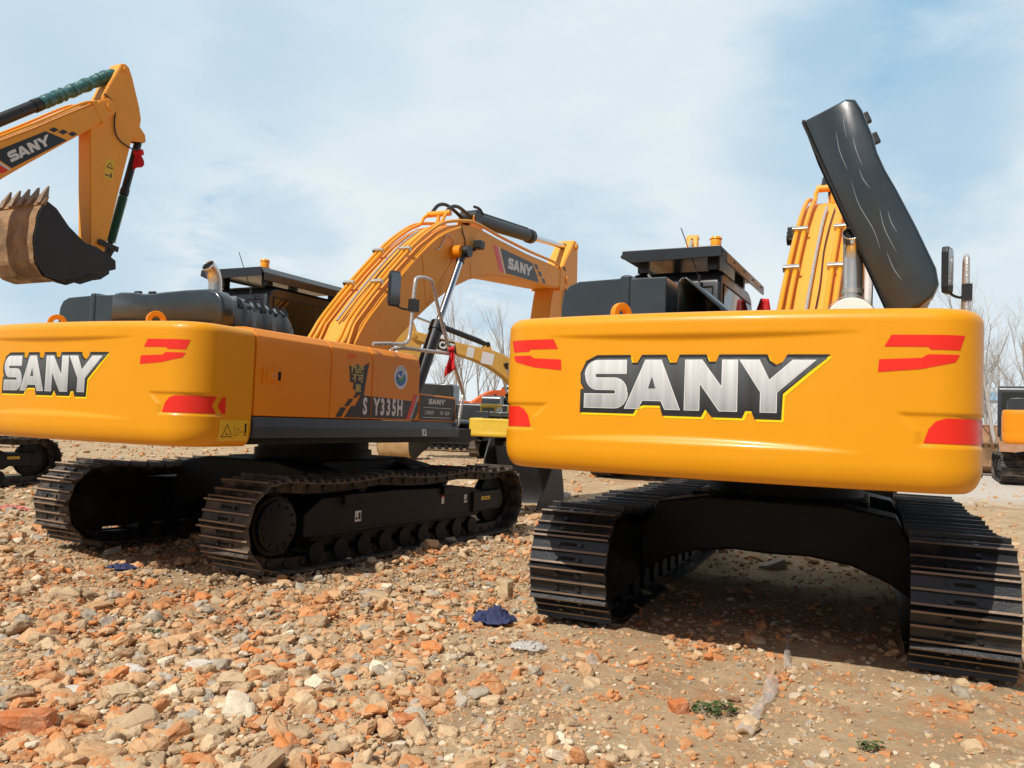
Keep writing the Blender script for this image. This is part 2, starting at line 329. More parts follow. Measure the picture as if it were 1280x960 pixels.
def cw_marks(cw, logo_dx, HX=.291, sticker=True):
    G = (.03, .03)
    # raised-look logo sticker
    h = .305; x0 = logo_dx; z0 = 1.635
    def regrid(flat, g=G):
        bm = bmesh.new(); vv = [bm.verts.new((p[0], p[1], 0)) for p in flat[0]]
        for f in flat[1]:
            try: bm.faces.new([vv[i] for i in f])
            except ValueError: pass
        cutgrid(bm, g); bm.verts.index_update(); r_ = ([tuple(v.co[:2]) for v in bm.verts], [tuple(v.index for v in f.verts) for f in bm.faces]); bm.free(); return r_
    lg = empty('logo'); lg.parent = cw
    mb = MB()
    def D(flat, off): decal(mb, regrid(flat), cwP, off)
    back = poly2([BACK]); big = lambda g, dx=0, dy=0: (xf(back, HX, h, x0+dx, z0+dy))
    D(big(0, .012, -.014), .0020); mb.build('logo_backing', 'edge_yellow', cw, label='bright yellow edging under the lettering'); bpy.data.objects.remove(lg)
    mb = MB(); D(big(0), .0035); o = mb.build('logo_backing', 'rubber', cw, label='black outline of the lettering')
    mb = MB(); sm = [(p[0]*.985+.03, (p[1]-.5)*.90+.5) for p in BACK]; D(xf(poly2([sm]), HX, h, x0, z0), .0048); mb.build('logo_backing', 'logo_dark', cw, label='smoky grey ground between the letters')
    for k in 'SANY':
        mb = MB(); D(xf(poly2(LET[k]), HX, h, x0, z0), .0062); o = mb.build('logo_letter', 'logo_edge', cw)
        # brushed face inside a bright rim
        pl = LET[k][0]; inner = offset_poly(pl, .014)
        mb = MB(); D(xf(poly2([inner]), HX, h, x0, z0), .0072); mb.build('letter_face', 'logo_silver', o)
    mb = MB(); D(xf(poly2(LET['A_hole']), HX, h, x0, z0), .0082); mb.build('logo_letter', 'logo_dark', cw)
    # red upper marks and corner reflectors
    for sg in (-1, 1):
        m = lambda P: [(sg*u, v) for u, v in P][::sg]
        mb = MB()
        a1 = [(.955, 2.005), (1.17, 2.005), (1.185, 1.99), (1.335, 1.99), (1.365, 2.07), (.99, 2.07)]
        a2 = [(.925, 1.865), (1.14, 1.885), (1.31, 1.925), (1.335, 1.965), (1.17, 1.965), (1.14, 1.945), (.93, 1.935)]
        D(poly2([m([(u+.02, v+.01) for u, v in a1])]), .0022); D(poly2([m([(u+.02, v+.01) for u, v in a2])]), .0022)
        mb.build('red_stripe', 'red_vinyl', cw)
        mb = MB()
        b1 = [(1.175, 1.498), (1.63, 1.498), (1.585, 1.562), (1.63, 1.634), (1.29, 1.634), (1.235, 1.615), (1.20, 1.575)]
        b2 = [(1.69, 1.498), (1.72, 1.498), (1.72, 1.634), (1.69, 1.634), (1.645, 1.562)]
        b1 = [(u*1, v) for u, v in b1]
        D(poly2([m(b1)]), .003); D(poly2([m(b2)]), .003); mb.build('reflector', 'red_vinyl', cw)
    if sticker:
        s0, s1 = SMAX-.355, SMAX-.02; KS = (s1-s0)/.195
        mb = MB(); D(rect(s0, 1.275, s1, 1.45), .002); o = mb.build('warning_sticker', 'sticker_yellow', cw)
        mb = MB(); w = s1-s0
        def stroke(pts, t=.006, close=False):
            pts = [(s0+(a-s0)*KS, b_) for a, b_ in pts]; P = pts+([pts[0]] if close else [])
            for a, b_ in zip(P[:-1], P[1:]):
                a = Vector(a); b_ = Vector(b_); d = (b_-a).normalized()*t/2; n = Vector((-d.y, d.x))
                D(poly2([[tuple(a-d-n), tuple(b_+d-n), tuple(b_+d+n), tuple(a-d+n)]]), .0035)
        stroke([(s0+.02, 1.31), (s0+.085, 1.31), (s0+.052, 1.41)], .006, True)
        stroke([(s0+.045, 1.35), (s0+.05, 1.328), (s0+.065, 1.33)], .006)
        stroke([(s0+.098, 1.29), (s0+.098, 1.435)], .002)
        stroke([(s0+.11, 1.32), (s0+.128, 1.32), (s0+.128, 1.38), (s0+.11, 1.38)], .003, True)
        stroke([(s0+.135, 1.35), (s0+.155, 1.35)], .005)
        stroke([(s0+.172, 1.36), (s0+.172, 1.40)], .020); stroke([(s0+.168, 1.32), (s0+.168, 1.36)], .007); stroke([(s0+.177, 1.32), (s0+.177, 1.36)], .007)
        D(rect(s0+.166*KS, 1.405, s0+.179*KS, 1.422), .0035)
        mb.build('pictogram', 'sticker_black', o)
def offset_poly(pl, d):
    pl = [p for i, p in enumerate(pl) if math.dist(p, pl[i-1]) > 1e-5]
    n = len(pl); out = []
    A = sum(pl[i][0]*pl[(i+1) % n][1]-pl[(i+1) % n][0]*pl[i][1] for i in range(n)); sg = 1 if A > 0 else -1
    for i in range(n):
        p0, p1, p2 = Vector(pl[i-1]), Vector(pl[i]), Vector(pl[(i+1) % n])
        if (p1-p0).length < 1e-6 or (p2-p1).length < 1e-6: out.append(tuple(p1)); continue
        a = (p1-p0).normalized(); b_ = (p2-p1).normalized(); na = Vector((-a.y, a.x))*sg; nb = Vector((-b_.y, b_.x))*sg
        m_ = (na+nb); k = m_.length_squared
        m_ = m_*(2/k) if k > .3 else na
        out.append(tuple(p1+m_*d))
    return out

# ------------------------------------------------------------------ crawler tracks
def loop_path(sag=True):
    """outer chain path in (y,z), closed; rear sprocket, front idler"""
    r = .405; yr, yf = -2.05, 2.06; zr, zf = .49, .465; pts = []
    def A(cy, cz, a0, a1, n=14): return [(cy+r*math.cos(R(a0+(a1-a0)*i/n)), cz+r*math.sin(R(a0+(a1-a0)*i/n))) for i in range(n+1)]
    pts += A(yr, zr, 270, 92)                      # round the rear, upwards
    tops = []
    for i in range(1, 24):
        t = i/24; y = yr+(yf-yr)*t; z = zr+r+(zf-zr)*t
        if sag: z -= .045*abs(math.sin(t*math.pi*2.6))*(1.15-.3*t)
        tops.append((y, z))
    pts += tops; pts += A(yf, zf, 88, -80)
    pts += [(1.85, .055), (1.4, .052), (0, .05), (-1.4, .052), (-1.8, .058)]
    return pts
def resample(pts, n):
    P = [Vector(p) for p in pts]+[Vector(pts[0])]; d = [0]
    for a, b_ in zip(P[:-1], P[1:]): d.append(d[-1]+(b_-a).length)
    out = []; j = 0
    for i in range(n):
        s = d[-1]*i/n
        while d[j+1] < s: j += 1
        t = (s-d[j])/(d[j+1]-d[j]); out.append(P[j].lerp(P[j+1], t))
    return out, d[-1]
NSH = 49
_p, TL = resample(loop_path(), NSH*4)
def shoe_frames():
    out = []
    for i in range(NSH):
        a = _p[(4*i) % (4*NSH)]; b_ = _p[(4*i+4) % (4*NSH)]; c_ = (a+b_)/2; t = (b_-a).normalized(); nrm = Vector((-t.y, t.x))
        # path runs rear-bottom -> up -> top front -> down: outward normal is to the left of travel
        out.append((c_, t, nrm))
    return out
PITCHL = TL/NSH
def shoe_mesh(mats, W=.6, detail=True):
    mb = MB(); h = PITCHL/2
    mb.cur = 0
    prof = [(-h*.97, .0), (h*1.02, .0), (h*1.02, .014), (h*.99, .058), (h*.86, .058), (h*.80, .016), (h*.14, .014), (h*.09, .038), (-h*.05, .038), (-h*.11, .014), (-h*.70, .014), (-h*.76, .038), (-h*.90, .038), (-h*.97, .012)]
    n = len(prof)
    vs = [(x, p[0], p[1]) for x in (-W/2, W/2) for p in prof]
    mb.add(vs, [tuple(range(n)), tuple(range(2*n-1, n-1, -1))])
    for i in range(n):
        j = (i+1) % n; top = prof[i][1] > .035 and prof[j][1] > .035
        mb.cur = 1 if top else 0; mb.add([vs[i], vs[j], vs[j+n], vs[i+n]], [(0, 1, 2, 3)])
    mb.cur = 0
    if detail:
        for sx in (-.085, .085):
            for sy in (-.5, .48):
                mb.tube([(sx, h*sy, .012), (sx, h*sy, .036)], .019, 6)
        mb.cur = 2; 
        for sy in (-.48, .48): mb.prism([(x, h*sy+y) for x, y in ((-.05, -.012), (.05, -.012), (.062, 0), (.05, .013), (-.05, .013), (-.062, 0))], .0145, .0165, 'z')
    return mb
_shoe = {}
def build_track(parent, cx, mats, individual=True):
    t = MB(); t.cur = 0
    fr = shoe_frames()
    # chain links
    for c_, tt, nn in fr:
        for sx in (-.10, .10):
            a = c_-tt*PITCHL*.56-nn*.05; b_ = c_+tt*PITCHL*.56-nn*.05
            q = [a-nn*.05, b_-nn*.05, b_+nn*.045, a+nn*.045]
            t.add([(cx+sx+dx, p.x, p.y) for dx in (-.022, .022) for p in q], [(0, 1, 2, 3), (7, 6, 5, 4), (0, 4, 5, 1), (1, 5, 6, 2), (2, 6, 7, 3), (3, 7, 4, 0)])
        t.tube([(cx-.14, (c_+tt*PITCHL*.5-nn*.05).x, (c_+tt*PITCHL*.5-nn*.05).y), (cx+.14, (c_+tt*PITCHL*.5-nn*.05).x, (c_+tt*PITCHL*.5-nn*.05).y)], .026, 6)
    ms = [mats[0], mats[1], 'hole_black']
    if not individual:
        for c_, tt, nn in fr:
            s = shoe_mesh(ms, detail=False)
            vs = [(cx+x, c_.x+tt.x*y+nn.x*z, c_.y+tt.y*y+nn.y*z) for x, y, z in s.v]
            o = len(t.v); t.v += vs; t.f += [tuple(i+o for i in f) for f in s.f]; t.mi += s.mi
        return t.build('track', ms, parent)
    tr = t.build('track', [mats[0]], parent)
    key = tuple(mats)
    for c_, tt, nn in fr:
        if key not in _shoe:
            o = shoe_mesh(ms).build('track_shoe', ms, tr); _shoe[key] = o.data
        else:
            o = bpy.data.objects.new('track_shoe', _shoe[key]); col.objects.link(o); o.parent = tr
        j = rnd.uniform(-.012, .012)
        M_ = Matrix(((1, 0, 0, cx), (0, tt.x, nn.x, c_.x), (0, tt.y, nn.y, c_.y), (0, 0, 0, 1)))
        o.matrix_basis = M_ @ Matrix.Rotation(j, 4, 'X')
    return tr
def build_under(root, mats, individual=True, stickers=False):
    for sg in (-1, 1):
        cx = sg*1.295
        build_track(root, cx, mats, individual)
        f = MB()    # side frame
        f.prism([(-1.68, .34), (1.45, .30), (1.55, .36), (1.55, .58), (1.35, .66), (-.3, .72), (-1.45, .70), (-1.68, .56)], cx-.20, cx+.20)
        f.prism([(-1.5, .22), (1.4, .20), (1.4, .32), (-1.5, .36)], cx-.13, cx+.13)
        f.box(cx-.215, cx+.215, -1.55, 1.4, .335, .36)
        fo = f.build('track_frame', 'frame_black', root, bevel=.012)
        for bb in ((cx-.235, cx+.235, 1.30, 1.92, .36, .60), (cx-.24, cx+.24, .62, .98, .60, .70), (cx-.24, cx+.24, -1.15, -.75, .62, .72)):
            g = MB(); g.box(*bb); g.build('frame_bracket', 'frame_black', fo, bevel=.01)
        # sprocket with teeth and final drive
        s = MB(); n = 21; teeth = []
        for i in range(n*4):
            a = 2*math.pi*i/(n*4); rr_ = (.375 if i % 4 in (0, 1) else .325); teeth.append((-2.05+rr_*math.cos(a), .49+rr_*math.sin(a)))
        s.prism(teeth, cx-.035, cx+.035); s.tube([(cx-.20, -2.05, .49), (cx+.20, -2.05, .49)], .27, 28)
        so = s.build('sprocket', 'frame_black', root, smooth=35)
        s = MB(); s.tube([(cx+.19, -2.05, .49), (cx+.235, -2.05, .49), (cx+.25, -2.05, .49)], [.23, .23, .20], 28)
        s.tube([(cx-.235, -2.05, .49), (cx-.19, -2.05, .49)], .25, 28)
        for k in range(12):
            a = 2*math.pi*k/12; s.tube([(cx+.235, -2.05+.19*math.cos(a), .49+.19*math.sin(a)), (cx+.262, -2.05+.19*math.cos(a), .49+.19*math.sin(a))], .014, 6)
            s.tube([(cx-.252, -2.05+.21*math.cos(a), .49+.21*math.sin(a)), (cx-.23, -2.05+.21*math.cos(a), .49+.21*math.sin(a))], .014, 6)
        s.build('hub_cover', 'frame_black', so, smooth=35)
        # the motor guard plate that shields the inner side
        s = MB(); s.prism([(-2.33, .25), (-1.7, .22), (-1.3, .34), (-1.3, .72), (-1.75, .80), (-2.25, .78), (-2.42, .5)], cx-sg*.245, cx-sg*.215)
        s.build('motor_guard', 'frame_black', fo, bevel=.008)
        s = MB(); s.tube([(cx-.06, 2.06, .465), (cx-.055, 2.06, .465), (cx+.055, 2.06, .465), (cx+.06, 2.06, .465)], [.29, .32, .32, .29], 36)
        s.tube([(cx-.15, 2.06, .465), (cx+.15, 2.06, .465)], .13, 20); s.build('idler', 'frame_black', root, smooth=35)
        for k in range(9):
            y = -1.45+k*.355; s = MB()
            s.tube([(cx-.17, y, .175), (cx-.12, y, .175), (cx-.118, y, .175), (cx+.118, y, .175), (cx+.12, y, .175), (cx+.17, y, .175)], [.105, .105, .08, .08, .105, .105], 18)
            s.build('roller', 'frame_black', root, smooth=35)
        for y in (-.75, .8):
            s = MB(); s.tube([(cx-.12, y, .785), (cx+.12, y, .785)], .075, 16); s.box(cx-.05, cx+.05, y-.05, y+.05, .66, .78); s.build('carrier_roller', 'frame_black', root, smooth=35)
    c = MB()
    half = [(0, .56), (.30, .57), (.62, .53), (.90, .42), (1.08, .30), (1.10, .66), (.95, .93), (.55, 1.0), (0, 1.0)]
    arch = half+[(-x, z) for x, z in half[-2:0:-1]]
    c.prism(arch, -1.15, -.65, 'y'); c.prism(arch, .65, 1.15, 'y')
    c.box(-.75, .75, -.66, .66, .60, 1.0); 
    c.build('centre_frame', 'frame_black', root, bevel=.02)
    s = MB(); s.tube([(0, 0, .98), (0, 0, 1.10), (0, 0, 1.10), (0, 0, 1.24)], [.70, .70, .66, .66], 48); s.build('slewing_ring', 'frame_black', root, smooth=35)
    if stickers:
        x = 1.295+.2035
        for (y, z, w, h_) in ((-.95, .43, .10, .11), (1.12, .48, .07, .10)):
            o = MB().add(*plane_yz(x, y, z, w, h_)).build('label_sticker', 'sticker_white', root)
            q = MB(); q.add(*plane_yz(x+.001, y+.055, z+.02, .035, .07)); q.add(*plane_yz(x+.001, y+.012, z+.02, .03, .025)); q.build('sticker_print', 'sticker_black', o)
        o = MB().add(*plane_yz(x, .62, .50, .055, .11)).build('label_sticker', 'sticker_white', root); MB().add(*plane_yz(x+.001, .62, .58, .055, .032)).build('sticker_print', 'red_vinyl', o)
        o = MB().add(*plane_yz(1.295+.2365, 1.48, .49, .22, .045)).build('label_sticker', 'sticker_yellow', root); MB().add(*plane_yz(1.295+.2375, 1.50, .505, .17, .012)).build('sticker_print', 'sticker_black', o)
def plane_yz(x, y, z, w, h): return [(x, y, z), (x, y+w, z), (x, y+w, z+h), (x, y, z+h)], [(0, 1, 2, 3)]

# ------------------------------------------------------------------ upper structure
def vtab(pts, n): return crom([Vector(p) for p in pts], n)
def build_upper(root, o):
    fine = o.get('fine', True); bp_ = o['paint']
    cw = build_cw(root, o.get('cwpaint', 'cw_paint'), fine)
    if o.get('logo'): cw_marks(cw, o.get('logo_dx', -.77), o.get('logo_w', .291))
    if fine:
        for x in ([-.68, .63] if o.get('two_eyes') else [-.68]):
            e = MB(); n = 20; ro, ri = .082, .036; y0, y1 = -2.98, -2.935
            out = [(x+ro*math.cos(R(a)), ZT+.05+ro*math.sin(R(a))) for a in range(0, 181, 12)]+[(x-ro, ZT-.03), (x+ro, ZT-.03)]
            # ring with a hole: strips
            A = [(math.cos(R(a)), math.sin(R(a))) for a in range(-60, 241, 12)]
            vs = []; 
            for (c_, s_) in A:
                for (rr_, yy) in ((ro, y0), (ri, y0), (ri, y1), (ro, y1)): vs.append((x+rr_*c_, yy, ZT+.05+rr_*s_))
            fs = [(i*4+k, i*4+(k+1) % 4, (i+1)*4+(k+1) % 4, (i+1)*4+k) for i in range(len(A)-1) for k in range(4)]+[(0, 1, 2, 3), tuple(len(vs)-4+k for k in (3, 2, 1, 0))]
            e.add(vs, fs); MR = Matrix.Translation((x, -2.957, 0)) @ Matrix.Rotation(R(62), 4, 'Z') @ Matrix.Translation((-x, 2.957, 0)); e.v = [tuple(MR @ Vector(v_)) for v_ in e.v]; e.build('lifting_eye', bp_, cw, bevel=.006)
    # deck and body boxes
    d = MB(); d.box(-1.40, 1.40, -2.62, 1.45, 1.24, 1.40); d.box(-.5, .78, .2, 1.9, 1.2, 1.45); d.box(-.62, .55, -2.55, -.9, 1.40, 2.05); d.box(-.72, -.12, 1.0, 1.6, 1.45, 1.6); d.build('deck_frame', 'frame_black', root, bevel=.01)
    k = MB()
    for sg in (1, -1):
        yf = .97 if sg > 0 else 1.5
        pf = [(sg*1.40, 1.30), (sg*1.487, 1.30), (sg*1.487, 1.395), (sg*1.463, 1.482), (sg*1.40, 1.482)]
        k.prism(pf, CW_FRONT+.012, yf, 'y')
    k.build('skirt', 'skirt_black', root, bevel=.006)
    b = MB()
    b.prism([(.80, 1.485), (1.455, 1.485), (1.455, 2.10), (1.438, 2.185), (1.39, 2.235), (1.31, 2.252), (.80, 2.262)], CW_FRONT+.014, .03, 'y')
    bo = b.build('right_body', bp_, root, bevel=.03, seg=4, smooth=35)
    # door panels proud of the body, with seams between
    for (y0, y1) in ((-2.610, -1.60), (-1.588, -.915), (-.903, .02)):
        q = MB(); q.prism([(1.40, 1.492), (1.468, 1.492), (1.468, 2.10), (1.450, 2.188), (1.398, 2.246), (1.31, 2.264), (1.18, 2.266), (1.18, 2.20), (1.40, 2.1)], y0, y1, 'y')
        qo = q.build('side_door', bp_, root, bevel=.008, seg=3, smooth=35)
        if fine and y0 < -2.5:
            h = MB(); x = 1.4685
            h.prism([(-2.53, 1.785), (-2.27, 1.785), (-2.27, 1.915), (-2.53, 1.915)], x, x+.010)
            h2 = h.build('latch_plate', bp_, qo, bevel=.003)
            h = MB(); h.box(x+.010, x+.018, -2.49, -2.36, 1.81, 1.89); h.build('door_handle', bp_, h2, bevel=.003)
            h = MB(); h.box(x+.010, x+.0125, -2.345, -2.31, 1.81, 1.89); h.build('latch_slot', 'hole_black', h2)
            h = MB(); h.tube([(x+.018, -2.40, 1.85), (x+.022, -2.40, 1.85)], .012, 10); h.build('key_cylinder', 'zinc', h2)
    t = MB(); t.prism([(.045, 1.485), (.90, 1.485), (.915, 1.51), (.90, 1.76), (.87, 1.792), (.045, 1.805)], .80, 1.462); to = t.build('toolbox', bp_, root, bevel=.012, seg=3, smooth=35)
    l = MB(); l.prism([(-1.455, 1.485), (-.80, 1.485), (-.80, 2.262), (-1.31, 2.252), (-1.39, 2.235), (-1.438, 2.185), (-1.455, 2.10)], CW_FRONT+.014, -.45, 'y'); l.build('left_body', bp_, root, bevel=.03, seg=4, smooth=35)
    if o.get('side_marks'): side_marks(root, bo, to)
    # handrail round the toolbox
    if fine:
        rm = o.get('rail', 'film_silver')
        r = MB(); r.tube(crom([Vector(p) for p in ((1.42, -.86, 2.29), (1.5, -.67, 2.31), (1.5, -.36, 2.35), (1.5, -.27, 2.5), (1.5, -.22, 3.0), (1.5, -.16, 3.12), (1.5, .10, 3.14), (1.5, .18, 3.06), (1.5, .55, 2.46), (1.5, .97, 1.90), (1.5, .99, 1.78), (1.5, .90, 1.44))], 6), .022, 10)
        r.tube([(1.42, -.50, 2.27), (1.5, -.38, 2.29), (1.5, .20, 2.31), (1.5, .66, 2.32)], .022, 10)
        rr_ = r.build('handrail', rm, root, smooth=50)
        mx = MB(); mx.tube([(1.5, -.23, 2.78), (1.45, -.28, 2.74), (1.38, -.35, 2.76), (1.36, -.38, 2.82), (1.36, -.38, 2.95)], .012, 8, smooth=4); mx.box(1.46, 1.54, -.28, -.17, 2.72, 2.86); mo = mx.build('mirror_arm', 'rubber', rr_, smooth=40)
        q = MB(); cy, cz = (-.60, 2.98)
        prof = [(cx_*.075, cz_) for cx_, cz_ in ((-1, -.15), (-.8, -.20), (.8, -.20), (1, -.15), (1, .15), (.8, .2), (-.8, .2), (-1, .15))]
        Mx = Matrix.Translation((1.36, -.40, 2.96)) @ Matrix.Rotation(R(72), 4, 'Z')
        q.prism(prof, -.01, .045, 'y', M=Mx); mro = q.build('mirror', 'rubber', rr_, bevel=.012, seg=3)
        q = MB(); q.prism([(a*.88, b_*.92) for a, b_ in prof], -.0135, -.0105, 'y', M=Mx); q.build('mirror_face', 'mirror_glass', mro)
    build_hood(root, o); build_cab(root, o)
def side_marks(root, body, toolbox):
    X = 1.4685
    def P(u, v, off): return (X+off, u, v)
    def put(name, mat, flats, off, par, label=None, seam=True):
        mb = MB()
        for fl in flats: decal(mb, fl, P, off)
        return mb.build(name, mat, par, label=label)
    # model panel: black band with checks, letters, red and white bars; cut at the door seams
    def clip(pl, a, b_):
        out = []
        bm = bmesh.new(); bm.faces.new([bm.verts.new((p[0], p[1], 0)) for p in pl])
        for co, no in ((a, -1), (b_, 1)):
            bmesh.ops.bisect_plane(bm, geom=bm.verts[:]+bm.edges[:]+bm.faces[:], plane_co=(co, 0, 0), plane_no=(no, 0, 0), clear_outer=True)
        bm.verts.index_update(); r_ = ([tuple(v.co[:2]) for v in bm.verts], [tuple(v.index for v in f.verts) for f in bm.faces]); bm.free(); return r_
    band = [(-1.36, 1.503), (-.055, 1.503), (.018, 1.60), (.018, 1.705), (-1.10, 1.735), (-1.19, 1.62), (-1.25, 1.62)]
    put('model_band', 'sticker_black', [clip(band, -1.586, -.917), clip(band, -.901, .018)], .0022, body, 'black band with grey checks')
    put('model_band', 'sticker_black', [poly2([[(-1.50, 1.503), (-1.41, 1.503), (-1.33, 1.60), (-1.42, 1.60)]]), poly2([[(-1.37, 1.615), (-1.30, 1.615), (-1.22, 1.69), (-1.29, 1.69)]]), poly2([[(-1.23, 1.705), (-1.17, 1.705), (-1.11, 1.765), (-1.17, 1.765)]])], .0022, body, 'three black slanting squares')
    put('model_band', 'red_vinyl', [poly2([[(-.235, 1.503), (-.165, 1.503), (-.02, 1.79), (-.085, 1.79)]])], .0035, body, 'slanting red bar')
    put('model_band', 'sticker_grey', [poly2([[(-.160, 1.503), (-.128, 1.503), (.012, 1.77), (-.015, 1.79)]])], .0035, body, 'slanting grey bar')
    tx = []
    put('model_number', 'sticker_white', [xf(text2('S', .185, .042, .66), 1, 1, -1.02, 1.533)], .004, body)
    for ch, cx in (('S', -1.02), ('Y', -.815), ('3', -.705), ('3', -.595), ('5', -.487), ('H', -.372)):
        if ch != 'S': tx.append(xf(text2(ch, .185, .042, .66), 1, 1, cx, 1.533))
    put('model_number', 'sticker_white', tx, .004, body)
    # gold sticker
    g = [(-1.33, 2.04), (-1.27, 2.02), (-1.20, 2.06), (-1.12, 2.03), (-.985, 2.09), (-1.01, 2.0), (-1.03, 1.90), (-1.06, 1.74), (-1.18, 1.745), (-1.22, 1.80), (-1.25, 1.80), (-1.24, 1.87), (-1.30, 1.87), (-1.31, 1.97)]
    gs = put('sponsor_sticker', 'sticker_black', [poly2([[(u+.012, v*1-.01) for u, v in g]])], .002, body)
    put('sticker_print', 'sticker_gold', [xf(text2('挑战', .085, .02, 1.25), 1, 1, -1.175, 1.955), xf(text2('不可', .078, .02, 1.1), 1, 1, -1.165, 1.865), xf(text2('能', .085, .02, 1.1), 1, 1, -1.150, 1.765)], .0035, gs)
    put('sticker_print', 'red_vinyl', [xf(text2('CCTV', .045, .02, .9), 1, 1, -1.28, 2.095)], .0022, gs)
    # round emblem
    def ell(cx, cy, a, b_, n=32): return poly2([[(cx+a*math.cos(2*math.pi*i/n), cy+b_*math.sin(2*math.pi*i/n)) for i in range(n)]])
    e = put('emblem', 'sticker_white', [ell(-.375, 1.965, .135, .135)], .002, body)
    put('emblem_print', 'sticker_blue', [ell(-.375, 1.955, .10, .085)], .003, e)
    put('emblem_print', 'sticker_white', [poly2([[(-.44, 1.98), (-.375, 1.94), (-.30, 2.02), (-.33, 2.035), (-.375, 1.965), (-.43, 2.01)]])], .004, e)
    put('emblem_print', 'sticker_green', [poly2([[(-.45, 1.935), (-.38, 1.955), (-.29, 1.99), (-.33, 1.93), (-.40, 1.91)]])], .005, e)
    put('emblem_print', 'sticker_blue', [xf(text2(c_, .022, .01), 1, 1, -.375+.116*math.sin(R(a)), 1.955+.116*math.cos(R(a))-.008) for a, c_ in zip((-32, -11, 11, 32), '中国制造')], .004, e)
    # toolbox sticker
    def T(u, v, off): return (1.4625+off, u, v)
    def putT(name, mat, flats, off, par):
        mb = MB()
        for fl in flats: decal(mb, fl, T, off)
        return mb.build(name, mat, par)
    s = putT('toolbox_sticker', 'sticker_black', [poly2([[(.055, 1.50), (.885, 1.50), (.875, 1.765), (.055, 1.79)]])], .002, toolbox)
    L4, hole = sany(.24, 1.690, .062, 1.35)
    putT('sticker_print', 'sticker_white', L4, .0035, s); putT('sticker_print', 'sticker_black', [hole], .0045, s)
    putT('sticker_print', 'sticker_white', [rect(.13, 1.645, .78, 1.651), rect(.13, 1.528, .78, 1.534), xf(text2('口碑相传', .048, .01, 1.1), 1, 1, .27, 1.565), xf(text2('第一品牌', .048, .01, 1.1), 1, 1, .63, 1.565)], .0035, s)
    # sticker on the skirt
    mb = MB(); mb.add([(1.4885, .10, 1.315), (1.4885, .20, 1.315), (1.4885, .17, 1.393), (1.4885, .08, 1.393)], [(0, 1, 2, 3)]); w = mb.build('skirt_sticker', 'sticker_white', root)
    mb = MB(); mb.add([(1.4895, .13, 1.335), (1.4895, .16, 1.335), (1.4895, .145, 1.375), (1.4895, .125, 1.375)], [(0, 1, 2, 3)]); mb.build('sticker_print', 'sticker_black', w)

